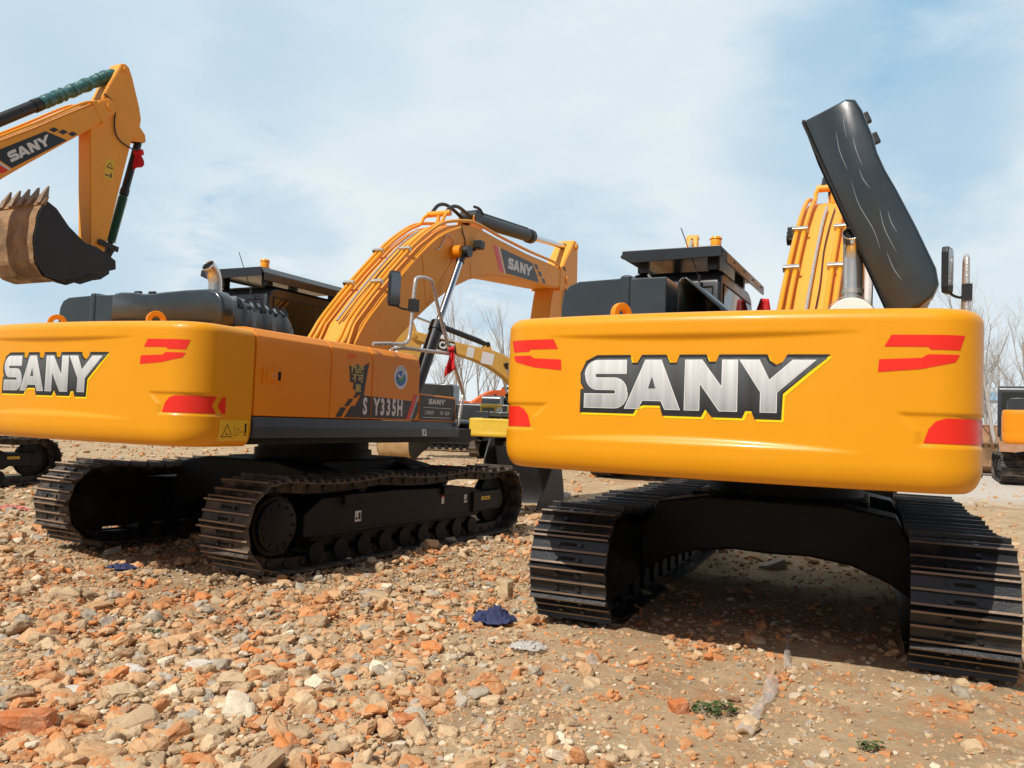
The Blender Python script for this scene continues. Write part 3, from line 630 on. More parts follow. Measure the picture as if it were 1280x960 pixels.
def build_hood(root, o):
    fine = o.get('fine', True); openh = o.get('open')
    zt = 2.60
    # left cover
    l = MB(); pf = [(-1.33, 2.20), (-1.33, 2.42), (-1.315, 2.52), (-1.27, 2.585), (-1.19, 2.615), (-.86, 2.625), (-.85, 2.645), (-.77, 2.645), (-.76, 2.622), (-.505, 2.622), (-.50, 2.20)]
    l.prism(pf, -2.50, -1.62, 'y'); lo = l.build('hood_cover', 'hood_plastic', root, bevel=.035, seg=4, smooth=40)
    # strap band
    s = MB(); s.prism([(-.845, 2.24), (-.845, 2.648), (-.775, 2.648), (-.775, 2.24)], -2.515, -1.65, 'y'); s.build('hood_strap', 'hood_plastic', lo, bevel=.02, seg=3, smooth=40)
    # main hood, hinged along its right edge
    hx, hz = .985, 2.28
    sec = [(-.475, .02), (-.475, .30), (-.445, .345), (-.36, .355), (-.16, .345), (-.05, .328), (.08, .326), (.22, .336), (.5, .345), (.80, .345), (.90, .32), (.96, .26), (.985, .18), (.985, .0)]
    y0, y1 = -2.56, -2.40
    ang = R(67) if openh else 0
    def T(x, y, z):
        dx, dz = x-hx, z; c_, s_ = math.cos(-ang), math.sin(-ang)
        return (hx+dx*c_-dz*s_, y, hz+dx*s_+dz*c_)
    n = len(sec); h = MB(); vs = []
    ys = [(y0, .034), (y0+.006, .014), (y0+.020, .003), (y0+.04, 0), (y1-.03, 0), (y1-.008, .004), (y1, .02)]
    cxm, czm = .25, .0
    for (y, ins) in ys:
        for (x, z) in sec:
            k = 1-ins*1.2 ; vs.append(T(cxm+(x-cxm)*(1-ins*.9), y, z*(1-ins*2.2)+.0))
    fs = [(j*n+i, j*n+i+1, (j+1)*n+i+1, (j+1)*n+i) for j in range(len(ys)-1) for i in range(n-1)]
    fs += [tuple(range(n)), tuple((len(ys)-1)*n+i for i in range(n-1, -1, -1))]
    h.add(vs, fs)
    ho = h.build('engine_hood', 'hood_plastic', root, smooth=50)
    md = ho.modifiers.new('shell', 'SOLIDIFY'); md.thickness = .008; md.offset = -1
    # rim bead along the open edge
    r = MB(); r.tube([T(-.47, y0+.02, .005), T(.97, y0+.02, .005)], .012, 6); r.tube([T(-.475, y0+.02, .01), T(-.475, y1, .01)], .012, 6); r.build('hood_rim', 'rubber', ho)
    if fine:
        # latch bits on the hood top
        q = MB()
        for (x, y) in ((-.36, -2.35), (-.22, -2.3)): 
            pts = [T(x+dx, y+dy, .35+dz) for dz in (0, .045) for dy in (-.02, .02) for dx in (-.04, .04)]
            q.add(pts, [(0, 2, 3, 1), (4, 5, 7, 6), (0, 1, 5, 4), (2, 6, 7, 3), (0, 4, 6, 2), (1, 3, 7, 5)])
        q.build('hood_latch', 'rubber', ho, bevel=.008)
    # ribbed grille cover in front of it on the right
    if True:
        g = MB(); ny = 24
        prof = [(-.47, .0), (-.47, .30), (-.2, .31), (.2, .31), (.45, .325), (.78, .325), (.88, .305), (.945, .25), (.975, .17), (.985, .0)]
        n = len(prof); vs = []
        for j in range(ny+1):
            y = -2.395+.80*j/ny; rib = .005*(1 if (j // 4) % 2 else -1); f_ = 1-.16*(j/ny)-.40*max(0, (j/ny-.84)/.16)**2
            for (x, z) in prof:
                vs.append(T(x+(rib if x > .8 else 0), y, (z+(rib if z > .1 else 0))*f_))
        fs = [(j*n+i, j*n+i+1, (j+1)*n+i+1, (j+1)*n+i) for j in range(ny) for i in range(n-1)]+[tuple(range(n)), tuple(ny*n+i for i in range(n-1, -1, -1))]
        g.add(vs, fs); go = g.build('grille_cover', 'hood_plastic', ho if openh else root, smooth=30)
        if fine and not openh:
            for k in range(7):
                y = -2.33+.0667*1.5*k; q = MB(); q.add([(.965, y, 2.47), (.965, y+.06, 2.47), (.90, y+.06, 2.555), (.90, y, 2.555)], [(0, 1, 2, 3)])
                pass
                for i_ in range(len(q.v)): q.v[i_] = (q.v[i_][0]+.012, q.v[i_][1], q.v[i_][2]+.014)
                q.build('vent_slot', 'hole_black', go)
    # exhaust
    e = MB(); ex, ey = .74, -2.42
    path = [Vector((ex, ey, 2.30)), Vector((ex, ey, 2.62)), Vector((ex, ey-.005, 2.72)), Vector((ex, ey-.04, 2.80)), Vector((ex, ey-.10, 2.85))]
    path = crom(path, 5)
    e.tube(path, .062, 20, cap=False); eo = e.build('exhaust_pipe', 'exhaust_steel', root, smooth=50)
    md = eo.modifiers.new('shell', 'SOLIDIFY'); md.thickness = .004; md.offset = -1
    q = MB(); pth = [p for p in path]; q.tube(pth[2:-2], .055, 16); q.build('pipe_bore', 'hole_black', eo)
    if fine:
        q = MB(); q.tube([(ex, ey, 2.46), (ex, ey, 2.49)], .068, 20); q.build('pipe_clamp', 'zinc', eo, smooth=40)
    if openh:
        m_ = MB(); m_.tube([(ex, -2.54, 2.27), (ex, -2.53, 2.27), (ex, -2.50, 2.27), (ex, -1.7, 2.27)], [.14, .152, .158, .158], 40); mo = m_.build('muffler', 'muffler_white', root, smooth=35)
        q = MB(); q.tube([(ex, -2.545, 2.27), (ex, -2.515, 2.27)], .163, 40, cap=False); q.build('muffler_band', 'zinc', mo)
        st = MB(); st.tube([(ex+.13, -1.9, 2.25), T(.72, -1.9, .12)], .016, 8); st.tube([(ex+.13, -1.9, 2.25), Vector((ex+.13, -1.9, 2.25)).lerp(Vector(T(.72, -1.9, .12)), .55)], .026, 8); st.build('hood_strut', 'rubber', root, smooth=40)
        for pts_ in ([(-.42, .27), (-.33, .225), (-.22, .20)], [(-.22, .24), (-.12, .22), (.0, .215)], [(-.30, .16), (-.16, .13), (-.02, .125)], [(.0, .19), (.08, .185), (.16, .20)], [(.04, .12), (.22, .10), (.42, .115), (.56, .10)], [(.30, .20), (.44, .175), (.62, .18)], [(.34, .235), (.42, .225), (.50, .23)], [(.58, .13), (.70, .125), (.80, .14)]):
            P_ = crom([Vector((a, b_)) for a, b_ in pts_], 6); q = MB(); vs = []
            for i, p in enumerate(P_):
                t_ = (P_[min(i+1, len(P_)-1)]-P_[max(i-1, 0)]).normalized(); w_ = .0024*math.sin(math.pi*(i+.3)/(len(P_)-.4))
                for s_ in (-1, 1): vs.append(T(p.x-t_.y*w_*s_, y0-.0015, p.y+t_.x*w_*s_))
            q.add(vs, [(2*i, 2*i+1, 2*i+3, 2*i+2) for i in range(len(P_)-1)]); q.build('scuff_mark', 'scuff', ho)
        # intake duct left open beside the cover
        a = MB(); x0_, x1_ = -.46, -.16
        sec2 = [(-.46, 2.28), (-.46, 2.60), (-.44, 2.635), (-.40, 2.64), (-.15, 2.42), (-.12, 2.38), (-.12, 2.28)]
        nn_ = len(sec2); v_ = [(x, y, z) for y in (-2.35, -1.5) for x, z in sec2]
        a.add(v_, [(i, i+1, i+1+nn_, i+nn_) for i in range(nn_-1)]+[tuple(nn_+i for i in range(nn_))])
        ao = a.build('intake_duct', 'hood_plastic', root, smooth=30); md = ao.modifiers.new('shell', 'SOLIDIFY'); md.thickness = .012
        eb = MB(); eb.box(-.45, .5, -2.2, -1.3, 2.05, 2.30); eb.tube([(-.2, -2.3, 2.22), (.4, -2.3, 2.26), (.5, -2.1, 2.26)], .05, 10); eb.build('engine', 'frame_black', root, bevel=.03)
def build_cab(root, o):
    fine = o.get('fine', True); cm = o.get('cab', 'cab_black'); gm = o.get('glass', 'glass_dark')
    c = MB(); side = [(-.30, 1.42), (-.30, 2.96), (-.26, 3.06), (-.14, 3.11), (1.15, 3.11), (1.32, 3.05), (1.72, 2.3), (1.78, 1.9), (1.72, 1.42)]
    c.prism(side, -1.56, -.60); co = c.build('cab', cm, root, bevel=.055, seg=4, smooth=40)
    def pane(name, pts, M_=gm): mb = MB(); mb.add(pts, [tuple(range(len(pts)))]); return mb.build(name, M_, co)
    X = -.5975
    def rr(pl, f): return [(f, a, b_) for a, b_ in pl]
    pane('window', rr([(-.16, 2.10), (.62, 2.10), (.62, 2.90), (.58, 2.95), (-.10, 2.95), (-.16, 2.88)], X))
    pane('window', rr([(.72, 1.75), (1.60, 1.75), (1.62, 2.2), (1.28, 2.90), (1.22, 2.95), (.72, 2.95)], X))
    Y = -.3025
    pane('window', [(x, Y, z) for x, z in ((-1.44, 2.35), (-.74, 2.35), (-.70, 2.40), (-.70, 2.84), (-.76, 2.90), (-1.40, 2.90), (-1.46, 2.84), (-1.46, 2.40))])
    pane('window', [(-1.5625, a, b_) for a, b_ in ((-.15, 2.0), (.6, 2.0), (.6, 2.95), (-.1, 2.95))]); 
    if fine:
        f = MB()
        f.tube([(X, -.18, 2.965), (X, 1.23, 2.965)], .008, 6); f.tube([(X, -.18, 2.08), (X, -.18, 2.965)], .008, 6); f.tube([(-1.48, Y, 2.925), (-.68, Y, 2.925)], .008, 6); f.tube([(-1.48, Y, 2.33), (-.68, Y, 2.33)], .008, 6)
        f.tube([(-1.48, Y, 2.33), (-1.48, Y, 2.925)], .008, 6); f.tube([(-.68, Y, 2.33), (-.68, Y, 2.925)], .008, 6); f.build('window_seal', 'rubber', co)
    # falling-object guard on the roof
    if o.get('guard', True):
        g = MB(); g.prism([(-1.55, 3.265), (-.60, 3.265), (-.53, 3.215), (-.515, 3.215), (-.515, 3.225), (-.585, 3.30), (-1.55, 3.30), (-1.60, 3.24), (-1.585, 3.23)], -.44, 1.55, 'y')
        g.prism([(-1.57, 3.295), (-.58, 3.295), (-.56, 3.19), (-1.45, 3.17), (-1.58, 3.22)], -.455, -.442, 'y')
        g.box(-.535, -.515, -.44, 1.6, 3.13, 3.225)
        for (x, y) in ((-1.42, -.2), (-.7, -.2), (-1.42, 1.1), (-.7, 1.1)): g.box(x-.05, x+.05, y-.05, y+.05, 3.10, 3.275)
        for y in (-.1, .4, .9, 1.4): g.tube([(-.52, y, 3.19), (-.505, y, 3.19)], .012, 6)
        g.build('roof_guard', cm, co, bevel=.006)
        b = MB(); b.tube([(-.66, -.30, 3.30), (-.66, -.30, 3.315), (-.66, -.30, 3.316), (-.66, -.30, 3.40), (-.66, -.30, 3.415)], [.062, .062, .052, .056, .045], 20); bo = b.build('beacon', 'beacon_amber', co, smooth=40)
        q = MB(); q.tube([(-.66, -.30, 3.388), (-.66, -.30, 3.396)], .061, 20); q.build('beacon_ring', 'beacon_amber', bo, smooth=40)
    if fine:
        a = MB(); a.tube([(-.80, -.36, 3.0), (-.98, -.42, 3.5)], .005, 5); a.tube([(-.80, -.36, 2.97), (-.80, -.36, 3.03)], .015, 8); a.build('antenna', 'rubber', co)
        a = MB(); a.tube([(-1.25, -.34, 2.97), (-1.15, -.38, 2.93), (-1.05, -.36, 2.95)], .018, 6, smooth=3); a.tube([(-1.32, -.36, 3.06), (-1.24, -.38, 2.96)], .012, 6); a.build('lamp_bracket', 'zinc', co)
        s = MB(); s.add([(-.5125, .95, 3.175), (-.5125, 1.30, 3.175), (-.5125, 1.30, 3.205), (-.5125, .95, 3.205)], [(0, 1, 2, 3)]); s.build('guard_sticker', 'sticker_white', co)
# ------------------------------------------------------------------ boom, arm and bucket
FOOT = Vector((.20, 2.0)); TH0 = math.atan2(2.38, 6.79)
BOOM = [(0.02, 1.82), (-.02, 2.05), (.04, 2.36), (.20, 2.66), (.56, 3.03), (1.05, 3.49), (1.53, 3.9), (1.97, 4.2), (2.3, 4.37), (2.6, 4.47), (2.95, 4.535), (3.3, 4.56), (3.9, 4.54), (5.06, 4.53), (6.3, 4.56), (6.85, 4.57), (7.08, 4.54), (7.17, 4.42), (7.13, 4.28), (7.0, 4.2),
        (6.23, 4.12), (5.3, 4.04), (4.5, 3.97), (4.0, 3.92), (3.64, 3.86), (3.3, 3.79), (2.97, 3.69), (2.44, 3.47), (1.97, 3.20), (1.53, 2.91), (1.12, 2.60), (.75, 2.25), (.42, 1.88), (.25, 1.78)]
BX = .15; BW = .30
def rot2(p, c, a): d = Vector(p)-Vector(c); return Vector((c[0]+d.x*math.cos(a)-d.y*math.sin(a), c[1]+d.x*math.sin(a)+d.y*math.cos(a)))
ARM = [(-1.10, .27), (-1.13, .38), (-1.08, .47), (-.89, .57), (-.29, .80), (-.05, .86), (.34, .83), (.50, .66), (1.8, .42), (3.1, .20), (3.52, .13), (3.60, .05), (3.60, -.06), (3.50, -.13), (3.1, -.16), (.60, -.36), (.30, -.36), (.05, -.17), (-.2, -.12), (-.5, .0)]
BUCKET = [(.10, .10), (.12, -.08), (-.05, -.15), (-.57, -.32), (-.85, -.46), (-1.12, -.54), (-1.41, -.50), (-1.60, -.27), (-1.67, .12), (-1.63, .62), (-1.50, 1.0), (-1.26, .88), (-.98, .58), (-.61, .33), (-.35, .30), (-.1, .20)]
def cylinder(root, name, p0, p1, x, rb, rr_, frac, barrel='rubber', rod='steel_rod', cover=None):
    """hydraulic cylinder in plane x: barrel from p0, rod to p1 (y,z)"""
    p0 = Vector((x, p0[0], p0[1])); p1 = Vector((x, p1[0], p1[1])); m_ = p0.lerp(p1, frac); d = (p1-p0).normalized()
    b = MB(); b.tube([p0, p0+d*.10, p0+d*.1001, m_-d*.16, m_-d*.159, m_-d*.02, m_-d*.019, m_], [rb*.9, rb*.9, rb, rb, rb*1.16, rb*1.16, rb*.9, rb*.9], 20)
    b.tube([p0-Vector((rb*1.3, 0, 0)), p0+Vector((rb*1.3, 0, 0))], rb*1.05, 18)
    b.tube([p0+d*.3+Vector((0, 0, rb*1.1)), m_-d*.2+Vector((0, 0, rb*1.1))], rb*.22, 8)
    bo = b.build(name, barrel, root, smooth=35)
    r = MB(); r.tube([m_-d*.05, p1], rr_, 16); ro = r.build('cylinder_rod', rod, bo, smooth=40)
    e = MB(); e.tube([p1-Vector((rb*1.2, 0, 0)), p1+Vector((rb*1.2, 0, 0))], rb*.95, 18); e.tube([p1-d*.2, p1], rr_*1.25, 12); e.build('rod_eye', barrel, bo, smooth=40)
    if cover:
        q = MB(); n = 60; pts = []; rs = []
        a, z_ = m_+d*.02, p1-d*.18
        for i in range(n+1):
            pts.append(a.lerp(z_, i/n)); rs.append((rr_*2.3 if i % 2 else rr_*(1.6 if cover == 'bellows' else 2.0))*(1+.12*rnd.uniform(-1, 1)*(cover != 'bellows')))
        q.tube(pts, rs, 12); q.build('cylinder_wrap', 'film_teal', bo, smooth=(10 if cover == 'bellows' else 60), label='teal corrugated sleeve' if cover == 'bellows' else 'teal plastic wrapping')
    return bo
def build_front(root, o):
    fine = o.get('fine', True); bp_ = o.get('boompaint', 'boom_paint'); pp = o.get('pipepaint', 'pipe_paint')
    dth = R(o.get('boom', 0))
    K = o.get('bscale', 1)
    def B(p): q = rot2(p, FOOT, dth); return q
    x0, x1 = BX-BW, BX+BW
    pr = [B(p) for p in BOOM]
    m = MB(); m.prism([tuple(p) for p in pr], x0+.02, x1-.02)
    bo = m.build('boom', bp_, root, bevel=.012)
    # side plates stand slightly proud, with weld seams
    sp = offset_poly([tuple(p) for p in pr], .0)
    for (a, b_) in ((x1-.019, x1), (x0, x0+.019)):
        m = MB(); inner = offset_poly(BOOM, .03); m.prism([tuple(B(p)) for p in inner], a, b_); m.build('side_plate', bp_, bo, bevel=.006)
    m = MB()
    for P_ in ((.20, 2.0), (6.99, 4.38), (2.49, 4.0)):
        m = MB(); q = B(P_); m.tube([(x0-.03, q.x, q.y), (x0-.03001, q.x, q.y), (x1+.03, q.x, q.y)], .085, 22); m.build('pivot_pin', bp_, bo, smooth=40)
    # arm cylinder bracket
    m = MB()
    for xx in (BX-.14, BX+.11): m.prism([tuple(B(p)) for p in ((3.15, 4.5), (3.32, 4.80), (3.42, 4.86), (3.52, 4.80), (3.70, 4.5))], xx, xx+.03)
    m.build('cylinder_bracket', bp_, bo, bevel=.005)
    if fine:
        # pipes along the back of the boom
        top = [(.08, 2.42), (.20, 2.66), (.56, 3.03), (1.05, 3.49), (1.53, 3.9), (1.97, 4.2), (2.3, 4.37)]
        def along(h, pts): return [rot2((p[0]-h*.72, p[1]+h*.70), FOOT, dth) for p in pts]
        for k, dx in enumerate((-.27, -.19, .17, .25)):
            h = .075; c_ = along(h, top[1:])
            st = [(x1*0+BX+dx*1.25, rot2((-.30, 2.30), FOOT, dth)), (BX+dx*1.1, rot2((-.06, 2.42), FOOT, dth))]
            pts = [Vector((x, p.x, p.y)) for x, p in st]+[Vector((BX+dx, p.x, p.y)) for p in c_]
            if k in (0, 3): # outer pipes run on down the boom to the tip
                for q in ((2.7, 4.55), (3.15, 4.62), (4.0, 4.60), (5.2, 4.60), (6.4, 4.63), (6.72, 4.55)): w = rot2(q, FOOT, dth); pts.append(Vector((BX+dx*1.08, w.x, w.y)))
            else:
                w = rot2((2.34, 4.54), FOOT, dth); pts.append(Vector((BX+dx, w.x, w.y))); w = rot2((2.50, 4.66), FOOT, dth); pts.append(Vector((BX+dx*.8, w.x, w.y)))
            m = MB(); m.tube(crom(pts, 5), .026, 10); m.build('hydraulic_pipe', pp, bo, smooth=50)
        for dx in (.30,):
            pts = [Vector((BX+dx, *rot2(q, FOOT, dth))) for q in ((.05, 2.30), (.30, 2.66), (.62, 2.98), (1.1, 3.44), (1.6, 3.86), (2.05, 4.17), (2.6, 4.42))]
            m = MB(); m.tube(crom(pts, 5), .022, 10); m.build('hydraulic_pipe', pp, bo, smooth=50)
        pts = [Vector((BX-.02, *p)) for p in along(.05, top[1:6])]; m = MB(); m.tube(crom(pts, 4), .017, 8); m.build('wrapped_hose', 'film_silver', bo, smooth=50)
        pts = [Vector((BX+.06+.012*math.sin(i*2.1), *p)) for i, p in enumerate(along(.03, top[1:6]))]; m = MB(); m.tube(crom(pts, 6), .007, 6); m.build('black_hose', 'rubber', bo, smooth=50)
        for i, q in enumerate(((.72, 3.18), (1.34, 3.74))):
            for dx in (-.23, .21):
                w = rot2((q[0]-.075, q[1]+.075), FOOT, dth); a = math.atan2(.46, .49)+dth
                M_ = Matrix.Translation((BX+dx, w.x, w.y)) @ Matrix.Rotation(a, 4, 'X')
                m = MB(); m.box(-.085, .085, -.025, .025, -.035, .035, M=M_); m.build('pipe_clamp', 'zinc', bo, bevel=.006)
        # black hoses arching from the pipe ends to the arm cylinder
        for dx, hh in ((-.12, 0), (.10, -.05)):
            pts = [Vector((BX+dx, *rot2(q, FOOT, dth))) for q in ((2.46, 4.65+hh), (2.62, 4.80+hh), (2.85, 4.87+hh), (3.15, 4.84+hh), (3.45, 4.78), (3.62, 4.86))]
            m = MB(); m.tube(crom(pts, 6), .028, 10); m.build('black_hose', 'rubber', bo, smooth=50)
        m = MB(); w = rot2((2.46, 4.62), FOOT, dth); m.tube([(BX-.2, w.x, w.y), (BX+.2, w.x, w.y)], .045, 12); m.tube([(BX, w.x, w.y), (BX, *rot2((2.42, 4.4), FOOT, dth))], .03, 8); m.build('pipe_manifold', pp, bo, smooth=40)
        pts = [Vector((BX+.06, *rot2(q, FOOT, dth))) for q in ((3.45, 4.98), (3.62, 4.99), (3.75, 4.93), (3.9, 4.85))]; m = MB(); m.tube(crom(pts, 5), .024, 8); m.build('black_hose', 'rubber', bo, smooth=50)
        # work lamp with its cable
        for sx in ((1, -1) if o.get('lamps', True) else (1,)):
            X = BX+sx*(BW+.0); p = rot2((3.02, 4.24), FOOT, dth)
            if sx < 0: p = rot2((1.95, 3.95), FOOT, dth)
            m = MB(); m.box(X+sx*.04, X+sx*.16, p.x-.06, p.x+.10, p.y-.06, p.y+.07); m.box(X, X+sx*.05, p.x-.02, p.x+.03, p.y-.09, p.y-.05); lo = m.build('work_lamp', 'rubber', bo, bevel=.012)
        X = BX+BW+.012
        pts = [Vector((X, *rot2(q, FOOT, dth))) for q in ((2.62, 4.47), (2.66, 4.36), (2.74, 4.27), (2.76, 4.18), (2.88, 4.14), (2.98, 4.17))]; m = MB(); m.tube(crom(pts, 5), .008, 6); m.build('lamp_cable', 'rubber', bo)
        pts = [Vector((X, *rot2(q, FOOT, dth))) for q in ((2.44, 4.08), (2.36, 4.2), (2.2, 4.22), (2.1, 4.1), (2.02, 3.98), (1.92, 3.95))]; m = MB(); m.tube(crom(pts, 5), .007, 6); m.build('lamp_cable', 'zinc', bo)
        # collar round the boom cylinder pin
        q = B((2.40, 4.0)); m = MB(); m.tube([(BX-BW-.16, q.x, q.y), (BX+BW+.16, q.x, q.y)], .10, 22); m.build('pin_collar', 'body_paint', bo, smooth=40)
        # strengthening seams
        m = MB()
        for a, b_ in (((1.55, 3.86), (1.72, 3.1)), ((2.42, 3.9), (1.72, 3.1)), ((2.95, 3.95), (3.0, 3.72))):
            A_, B_ = rot2(a, FOOT, dth), rot2(b_, FOOT, dth); m = MB(); m.tube([(x1+.001, A_.x, A_.y), (x1+.001, B_.x, B_.y)], .007, 6); m.build('weld_seam', bp_, bo)
        if o.get('boomlogo', True):
            def P(u, v, off, s=1): w = rot2((u, v), FOOT, dth); return (x1+off, w.x, w.y)
            def put(n, mat, fl, off, par):
                mb = MB(); [decal(mb, f_, P, off) for f_ in fl]; return mb.build(n, mat, par)
            s = put('boom_sticker', 'sticker_black', [poly2([[(4.22, 4.02), (5.62, 4.10), (5.28, 4.40), (3.98, 4.40)]])], .003, bo)
            put('sticker_print', 'red_vinyl', [poly2([[(3.98, 4.0), (4.14, 4.01), (3.86, 4.40), (3.70, 4.40)]])], .003, s)
            put('sticker_print', 'sticker_white', [poly2([[(4.15, 4.01), (4.20, 4.01), (3.93, 4.40), (3.875, 4.40)]])], .003, s)
            L4, hole = sany(0, 0, .19, 1.12)
            sk = lambda fl: ([(4.28+u*1.0, 4.115+v+u*.03) for u, v in fl[0]], fl[1])
            put('sticker_print', 'sticker_white', [sk(f_) for f_ in L4], .0045, s); put('sticker_print', 'sticker_black', [sk(hole)], .0055, s)
            put('sticker_print', 'sticker_black', [poly2([[(u, v), (u+.14, v+.005), (u+.07, v+.085), (u-.07, v+.08)]]) for u, v in ((5.43, 4.325), (5.60, 4.225), (5.78, 4.125))], .003, s)
        # cradle strap at the boom end
        m = MB(); a_ = [(6.62, 4.60), (6.74, 4.60), (6.74, 4.14), (6.62, 4.12)]; m.prism([tuple(B(p)) for p in a_], x0-.012, x1+.012); m.build('boom_collar', bp_, bo, bevel=.006)
    # boom cylinders
    pin = B((2.49, 4.02)); base = (1.25, 1.75)
    for xx in (BX-BW-.13, BX+BW+.13): cylinder(root, 'boom_cylinder', base, tuple(pin), xx, .095, .052, .50 if dth < R(20) else .42, rod=o.get('boomrod', 'steel_rod'))
    # arm
    piv = B((6.99, 4.38)); aa = R(o.get('arm', 21)); t = Vector((.04, -1)).normalized()
    ad = Vector((t.x*math.cos(-aa)-t.y*math.sin(-aa), t.x*math.sin(-aa)+t.y*math.cos(-aa))); bd = Vector((-ad.y, ad.x))
    def A(a, b_): return piv+ad*a+bd*b_
    hw = .20
    m = MB(); m.prism([tuple(A(*p)) for p in ARM], BX-hw+.016, BX+hw-.016); ao = m.build('arm', bp_, root, bevel=.01)
    for (a_, b_) in ((BX+hw-.015, BX+hw), (BX-hw, BX-hw+.015)):
        m = MB(); m.prism([tuple(A(*p)) for p in offset_poly(ARM, .02)], a_, b_); m.build('side_plate', bp_, ao, bevel=.005)
    for (a_, b_) in ((0, 0), (-1.0, .38), (3.48, 0)): m = MB(); q = A(a_, b_); m.tube([(BX-hw-.035, q.x, q.y), (BX+hw+.035, q.x, q.y)], .065, 18); m.build('pivot_pin', bp_, ao, smooth=40)
    cylinder(root, 'arm_cylinder', tuple(B((3.45, 4.80))), tuple(A(-1.0, .38)), BX, .115, .058, o.get('armfrac', .57), cover=('film' if o.get('wrap') else None))
    if fine:
        pts = [Vector((BX+hw+.03, *A(*q))) for q in ((-.25, -.12), (-.10, .15), (.35, .18), (.6, .3), (.70, .62), (.68, .80))]; m = MB(); m.tube(crom(pts, 6), .016, 8); m.build('black_hose', 'rubber', ao, smooth=50)
    # bucket with its linkage
    pc = A(3.48, 0); ba = R(o.get('bucket', 28))
    KB = o.get('bks', 1.0)
    def K_(p): return rot2((pc.x+p[0]*KB, pc.y+p[1]*KB), pc, ba)
    bw = o.get('bw', .70); X0, X1 = BX-bw, BX+bw
    kb = [K_(p) for p in BUCKET]
    m = MB(); m.cur = 0
    m.prism([tuple(p) for p in kb], X0, X0+.03); m.prism([tuple(p) for p in kb], X1-.03, X1)
    shell = [K_(p) for p in BUCKET[2:11]]; sm = crom(shell, 4)
    nrm = []
    for i in range(len(sm)):
        t_ = (sm[min(i+1, len(sm)-1)]-sm[max(i-1, 0)]).normalized(); nrm.append(Vector((-t_.y, t_.x)))
    c_ = sum((Vector(p) for p in kb), Vector((0, 0)))/len(kb)
    if nrm[len(nrm)//2].dot(sm[len(sm)//2]-c_) > 0: nrm = [-n for n in nrm]
    m.cur = 1; ns_ = len(sm); vs = []
    nx = 8
    for i in range(ns_):
        step = .014 if (i % 4) < 2 else 0.0
        for j in range(nx+1):
            x = X0+.031+(X1-X0-.062)*j/nx; q = sm[i]-nrm[i]*(.0+step); vs.append((x, q.x, q.y))
    w = nx+1; fs = [(i*w+j, i*w+j+1, (i+1)*w+j+1, (i+1)*w+j) for i in range(ns_-1) for j in range(nx)]
    m.add(vs, fs)
    vs = [(x, (sm[i]+nrm[i]*.04).x, (sm[i]+nrm[i]*.04).y) for i in range(ns_) for x in (X0+.031, X1-.031)]
    m.add(vs, [(i*2, i*2+1, i*2+3, i*2+2) for i in range(ns_-1)])
    m.cur = 0
    lip = K_(BUCKET[10]); l2 = K_(BUCKET[9]); ld = (lip-l2).normalized(); ln = Vector((-ld.y, ld.x))
    m.cur = 1; m.prism([tuple(lip-ld*.12+ln*.03), tuple(lip+ld*.05+ln*.0), tuple(lip+ld*.05-ln*.03), tuple(lip-ld*.12-ln*.045)], X0-.01, X1+.01)
    ko = m.build('bucket', ['bucket_black', o.get('shellmat', 'bucket_black')], root)
    for i in range(5):
        x = X0+.09+(X1-X0-.18)*i/4
        a0 = lip-ld*.10; q = MB(); pts_ = [(a0, .07, .065), (lip+ld*.10, .070, .058), (lip+ld*.105, .055, .050), (lip+ld*.31, .022, .012)]
        v_ = []
        for (p, hx_, hn) in pts_:
            for sx, sn in ((-1, -1), (1, -1), (1, 1), (-1, 1)): w_ = p+ln*sn*hn; v_.append((x+sx*hx_, w_.x, w_.y))
        q.add(v_, [(k*4+j, k*4+(j+1) % 4, (k+1)*4+(j+1) % 4, (k+1)*4+j) for k in range(3) for j in range(4)]+[(3, 2, 1, 0), (12, 13, 14, 15)])
        q.build('bucket_tooth', 'tooth_steel', ko)
    # ears and link
    m = MB()
    for xx in (BX-.25, BX+.22): m.prism([tuple(K_(p)) for p in ((.16, .05), (.14, -.12), (-.1, -.16), (-.55, -.32), (-.60, -.44), (-.35, -.46), (-.1, -.34), (.1, -.28), (.30, -.12), (.28, .02))], xx, xx+.03)
    m.build('bucket_ear', 'bucket_black', ko)
    lk = K_((.16, -.12)) if not o.get('wrap') else K_((.17, -.06)); kn = A(3.02, .42)
    m = MB()
    for xx in (BX-hw-.06, BX+hw+.02):
        a1 = A(2.95, .0); d = (kn-a1).normalized(); n = Vector((-d.y, d.x))*.06
        m.prism([tuple(a1+n), tuple(kn+n+d*.06), tuple(kn-n+d*.06), tuple(a1-n)], xx, xx+.04)
    d = (lk-kn).normalized(); n = Vector((-d.y, d.x))*.07; m.prism([tuple(kn+n-d*.06), tuple(lk+n+d*.06), tuple(lk-n+d*.06), tuple(kn-n-d*.06)], BX-.12, BX+.12)
    m.build('bucket_link', 'bucket_black', root, bevel=.01)
    cylinder(root, 'bucket_cylinder', tuple(A(.35, .98)), tuple(kn), BX, .085, .045, .52, cover=('bellows' if o.get('wrap') else None))
    m = MB()
    for xx in (BX-.13, BX+.10): m.prism([tuple(A(*p)) for p in ((.05, .82), (.25, 1.04), (.42, 1.04), (.5, .66))], xx, xx+.03)
    m.build('cylinder_bracket', bp_, ao)
